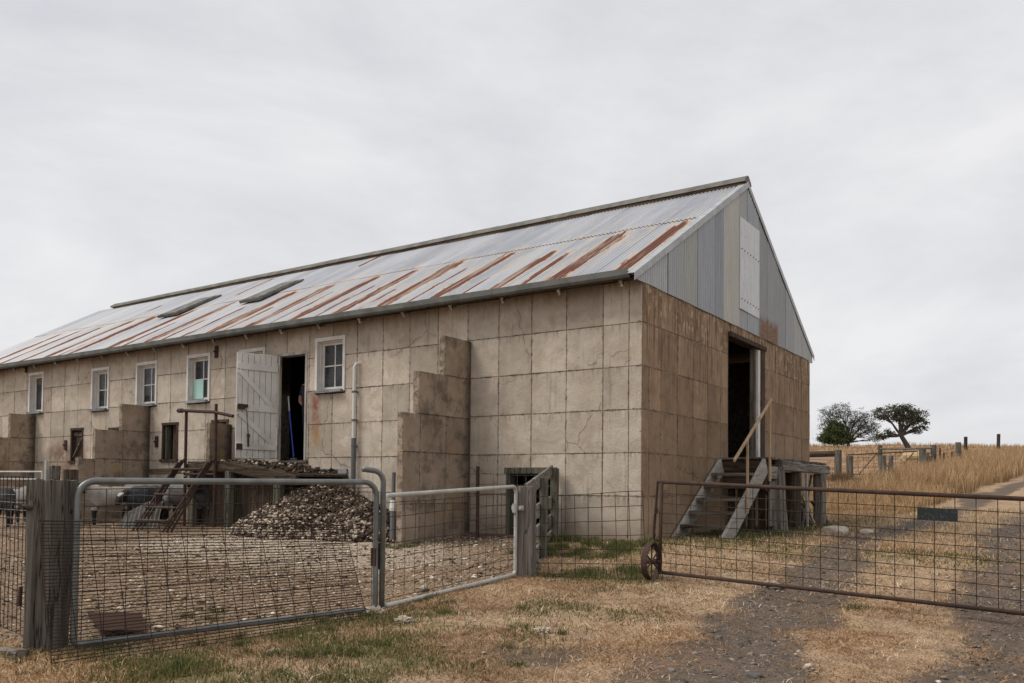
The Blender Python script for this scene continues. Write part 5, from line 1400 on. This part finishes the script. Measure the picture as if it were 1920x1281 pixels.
# ------------------------------------------------------------------ grass
def blades(name, px, py, h, w, col, lean, lab, bend=.5, seg=2, z0=None):
    n = len(px); a = RNG.uniform(0,6.28,n); la = RNG.uniform(0,6.28,n)
    ux, uy = np.cos(a)*w/2, np.sin(a)*w/2
    lx, ly = np.cos(la)*lean*h, np.sin(la)*lean*h
    z = gz(px,py)-.004 if z0 is None else z0
    hz = h*np.sqrt(np.clip(1-np.minimum(lean,.98)**2,.03,1))
    V_ = np.zeros((n,5,3))
    V_[:,0] = np.stack([px-ux,py-uy,z],1); V_[:,1] = np.stack([px+ux,py+uy,z],1)
    mx2, my2, mz = px+lx*bend*.6, py+ly*bend*.6, z+hz*.62
    V_[:,2] = np.stack([mx2-ux*.7,my2-uy*.7,mz],1); V_[:,3] = np.stack([mx2+ux*.7,my2+uy*.7,mz],1)
    V_[:,4] = np.stack([px+lx,py+ly,z+hz],1)
    k = np.arange(n)[:,None]*5
    F_ = np.concatenate([k+np.array([[0,1,3]]),k+np.array([[0,3,2]]),k+np.array([[2,3,4]])],0)
    C = np.repeat(col[:,None,:],5,1)*np.array([.72,.72,1,1,1.12])[None,:,None]
    o = bulk(name, V_.reshape(-1,3), F_, M['blade'], C.reshape(-1,3)); return tag(o, lab, 'grass', None, 'stuff')
def pick(n, pal, wts):
    p = np.array(pal); i = RNG.choice(len(pal), n, p=np.array(wts)/sum(wts)); return p[i]*RNG.uniform(.65,1.3,(n,1))
STRAW = [(.56,.41,.25),(.43,.29,.17),(.72,.6,.43),(.25,.165,.1)]
GREEN = [(.095,.11,.035),(.15,.15,.055),(.22,.19,.08)]
# short dry turf, denser near the camera
n = 520000
dist = 3.2+RNG.random(n)**1.7*13; ang = np.radians(34.25)+np.radians(RNG.uniform(-37,37,n))
px_ = 5.1-np.sin(ang)*dist; py_ = -10.7+np.cos(ang)*dist
free = ~((px_<-.02)&(py_>-.05))
keep = free&(yard_mask(px_,py_)<.35)&(RNG.random(n)>track_mask(px_,py_)*.93)&(RNG.random(n)<np.clip(2.6*(fbm(px_,py_,1.9)-.22),.12,1))
px_,py_ = px_[keep],py_[keep]; n = len(px_); gm = green_mask(px_,py_)
isg = RNG.random(n) < np.clip(gm*1.15-.1+.02,0,.85)
col = np.where(isg[:,None], pick(n,GREEN,[4,3,2]), pick(n,STRAW,[4,4,3,2]))
flat_ = RNG.random(n)<.72
h = np.where(isg, RNG.uniform(.02,.06,n), np.where(flat_, RNG.uniform(.03,.11,n), RNG.uniform(.015,.05,n)))*(.7+.6*fbm(px_,py_,.9))
lean = np.where(isg, RNG.uniform(.2,.85,n), np.where(flat_, RNG.uniform(.9,.995,n), RNG.uniform(.3,.85,n)))
d = np.hypot(px_-5.1,py_+10.7)
pk = np.clip((fbm(px_+9,py_+4,1.15)-.35)*3.2,0,1)[:,None]; pk2 = np.clip((fbm(px_-3,py_+11,.7)-.4)*3.5,0,1)[:,None]
col = np.where(isg[:,None], col, col*(pk*np.array([1.22,1.24,1.3])+(1-pk)*np.array([.74,.64,.56]))*(1-.22*pk2*np.array([0,.5,1.]))) 
blades('dry_grass', px_, py_, h, (.0032+.0005*d)*RNG.uniform(.7,1.3,n), col, lean, 'short dry straw-coloured grass before and beside the gates')
# green tufts
tx, ty, th_, tcol = [], [], [], []
spots = [(1.0,-6.95,.14),(.78,-7.05,.09),(1.15,-6.75,.1),(.55,-7.55,.12),(.7,-7.7,.12),(3.55,-6.1,.12),(3.4,-2.72,.1),(1.05,-2.35,.2),(.6,-2.6,.25),(1.2,-2.7,.12),(.9,-2.2,.2),(2.1,-6.2,.07)]
for k in range(46): spots.append((random.uniform(-1.2,.3),random.uniform(-1.6,-.15),.12))
for k in range(60): spots.append((random.uniform(.1,1.15),random.uniform(1.1,6.9),.12))
for k in range(26): spots.append((random.uniform(-1.0,1.9),random.uniform(-8.2,-4.6),.06))
for k in range(14): spots.append((-2.98+random.uniform(-.25,.25),random.uniform(-1.9,-1.3),.06))
for (x,y,r) in spots:
    m = int(260*(r/.12)**1.5)
    tx.append(RNG.normal(x,r*.55,m)); ty.append(RNG.normal(y,r*.55,m)); th_.append(np.full(m,.03+.27*min(r,.16)))
px_ = np.concatenate(tx); py_ = np.concatenate(ty); hh = np.concatenate(th_)
keep = ~((px_<.03)&(py_>-.05)); px_,py_,hh = px_[keep],py_[keep],hh[keep]; n = len(px_)
blades('green_grass', px_, py_, hh*RNG.uniform(.5,1.5,n), .0045*RNG.uniform(.7,1.4,n), pick(n,[(.085,.105,.03),(.13,.145,.05),(.065,.085,.028),(.3,.25,.12)],[4,3,3,2.5]), RNG.uniform(.1,.75,n), 'green grass tufts at the barn foot and the steps')
# straw trodden into the yard
n = 60000; px_ = RNG.uniform(-12,.1,n); px_ = np.where(RNG.random(n)<.7, RNG.uniform(-5,.1,n), px_); py_ = RNG.uniform(-8.2,-.3,n)
keep = (yard_mask(px_,py_)>.6)&(RNG.random(n)<np.clip(2.2*(fbm(px_,py_,1.4)-.25),.1,1)); px_,py_ = px_[keep],py_[keep]; n = len(px_)
blades('straw', px_, py_, RNG.uniform(.02,.08,n), .006*RNG.uniform(.6,1.3,n), pick(n,[(.5,.38,.24),(.36,.25,.15),(.6,.5,.37),(.16,.11,.075),(.2,.19,.08)],[4,3,3,3,1]), RNG.uniform(.9,.995,n), 'trampled straw lying over the yard floor')
# tall golden grass
def tall(n, x0, x1, y0, y1, hmin, hmax, lab, dens, wd, pal, wts):
    px_ = RNG.uniform(x0,x1,n); py_ = y0+(y1-y0)*RNG.random(n)**1.25
    tm = np.maximum(track_mask(px_,py_), np.where((px_>xl(py_)-.75)&(px_<xl(py_)+2.5),1,0))
    rnd_ = RNG.random(n); keep = (rnd_ > tm)&(RNG.random(n) < np.clip((fbm(px_,py_,.6)-dens)*5,0.04,1))&((px_>.5)|(py_>9.2))
    px_,py_ = px_[keep],py_[keep]; n = len(px_)
    hh = RNG.uniform(hmin,hmax,n)*(.45+.9*fbm(px_,py_,.33))*np.clip((py_-7)/15,.35,1)
    return px_,py_,hh,n
G_P = [(.47,.3,.15),(.54,.37,.2),(.36,.21,.105),(.6,.46,.29),(.2,.12,.068)]
for (nn,x0,x1,y0,y1,hmin,hmax,lab,dens,wd) in ((90000,-9,1.6,9.0,22,.2,.5,'knee-high golden dry grass around the paddock posts',.33,.008),(16000,-10,-.6,24,62,.12,.3,'low rosy stubble in the field behind the posts',.35,.02),(110000,-1.6,4.2,12,64,.45,1.0,'thick golden grass bank along the left of the track',.3,.013),(26000,3.6,13,9,60,.3,.7,'golden grass verge on the far side of the track',.3,.018),(30000,-34,6,62,112,.25,.6,'sparse dry grass along the skyline',.45,.04)):
    px_,py_,hh,n = tall(nn,x0,x1,y0,y1,hmin,hmax,lab,dens,wd,G_P,None)
    o = blades('tall_grass', px_, py_, hh, wd*RNG.uniform(.6,1.4,n), pick(n,G_P,[4,4,3,3,2]), RNG.uniform(.05,.5,n), lab)
n = 5000; ck = RNG.integers(0,26,n); cx_ = RNG.uniform(-5.2,-.9,26)[ck]; cy_ = RNG.uniform(17,29,26)[ck]
px_ = cx_+RNG.normal(0,.28,n); py_ = cy_+RNG.normal(0,.28,n)
blades('dry_weeds', px_, py_, RNG.uniform(.2,.5,n), .014*RNG.uniform(.6,1.3,n), pick(n,[(.16,.1,.055),(.24,.15,.08),(.1,.07,.045)],[3,2,2]), RNG.uniform(.05,.5,n), 'clumps of dark brown weeds around the feet of the paddock posts')
# medium dry grass between platform and track, and at the foot of the paddock
n = 60000; px_ = RNG.uniform(.05,6.5,n); py_ = RNG.uniform(0,15,n)
keep = (RNG.random(n)>track_mask(px_,py_)*1.1)&(RNG.random(n)<.2+.9*fbm(px_,py_,.9)); px_,py_ = px_[keep],py_[keep]; n = len(px_)
isg = RNG.random(n)<green_mask(px_,py_)*.7
blades('dry_grass', px_, py_, RNG.uniform(.05,.15,n)*(.6+.03*py_), .008*RNG.uniform(.7,1.5,n), np.where(isg[:,None], pick(n,GREEN,[3,3,3]), pick(n,STRAW,[4,3,3,1])), RNG.uniform(.2,.9,n), 'ankle-high dry grass between the platform and the track')
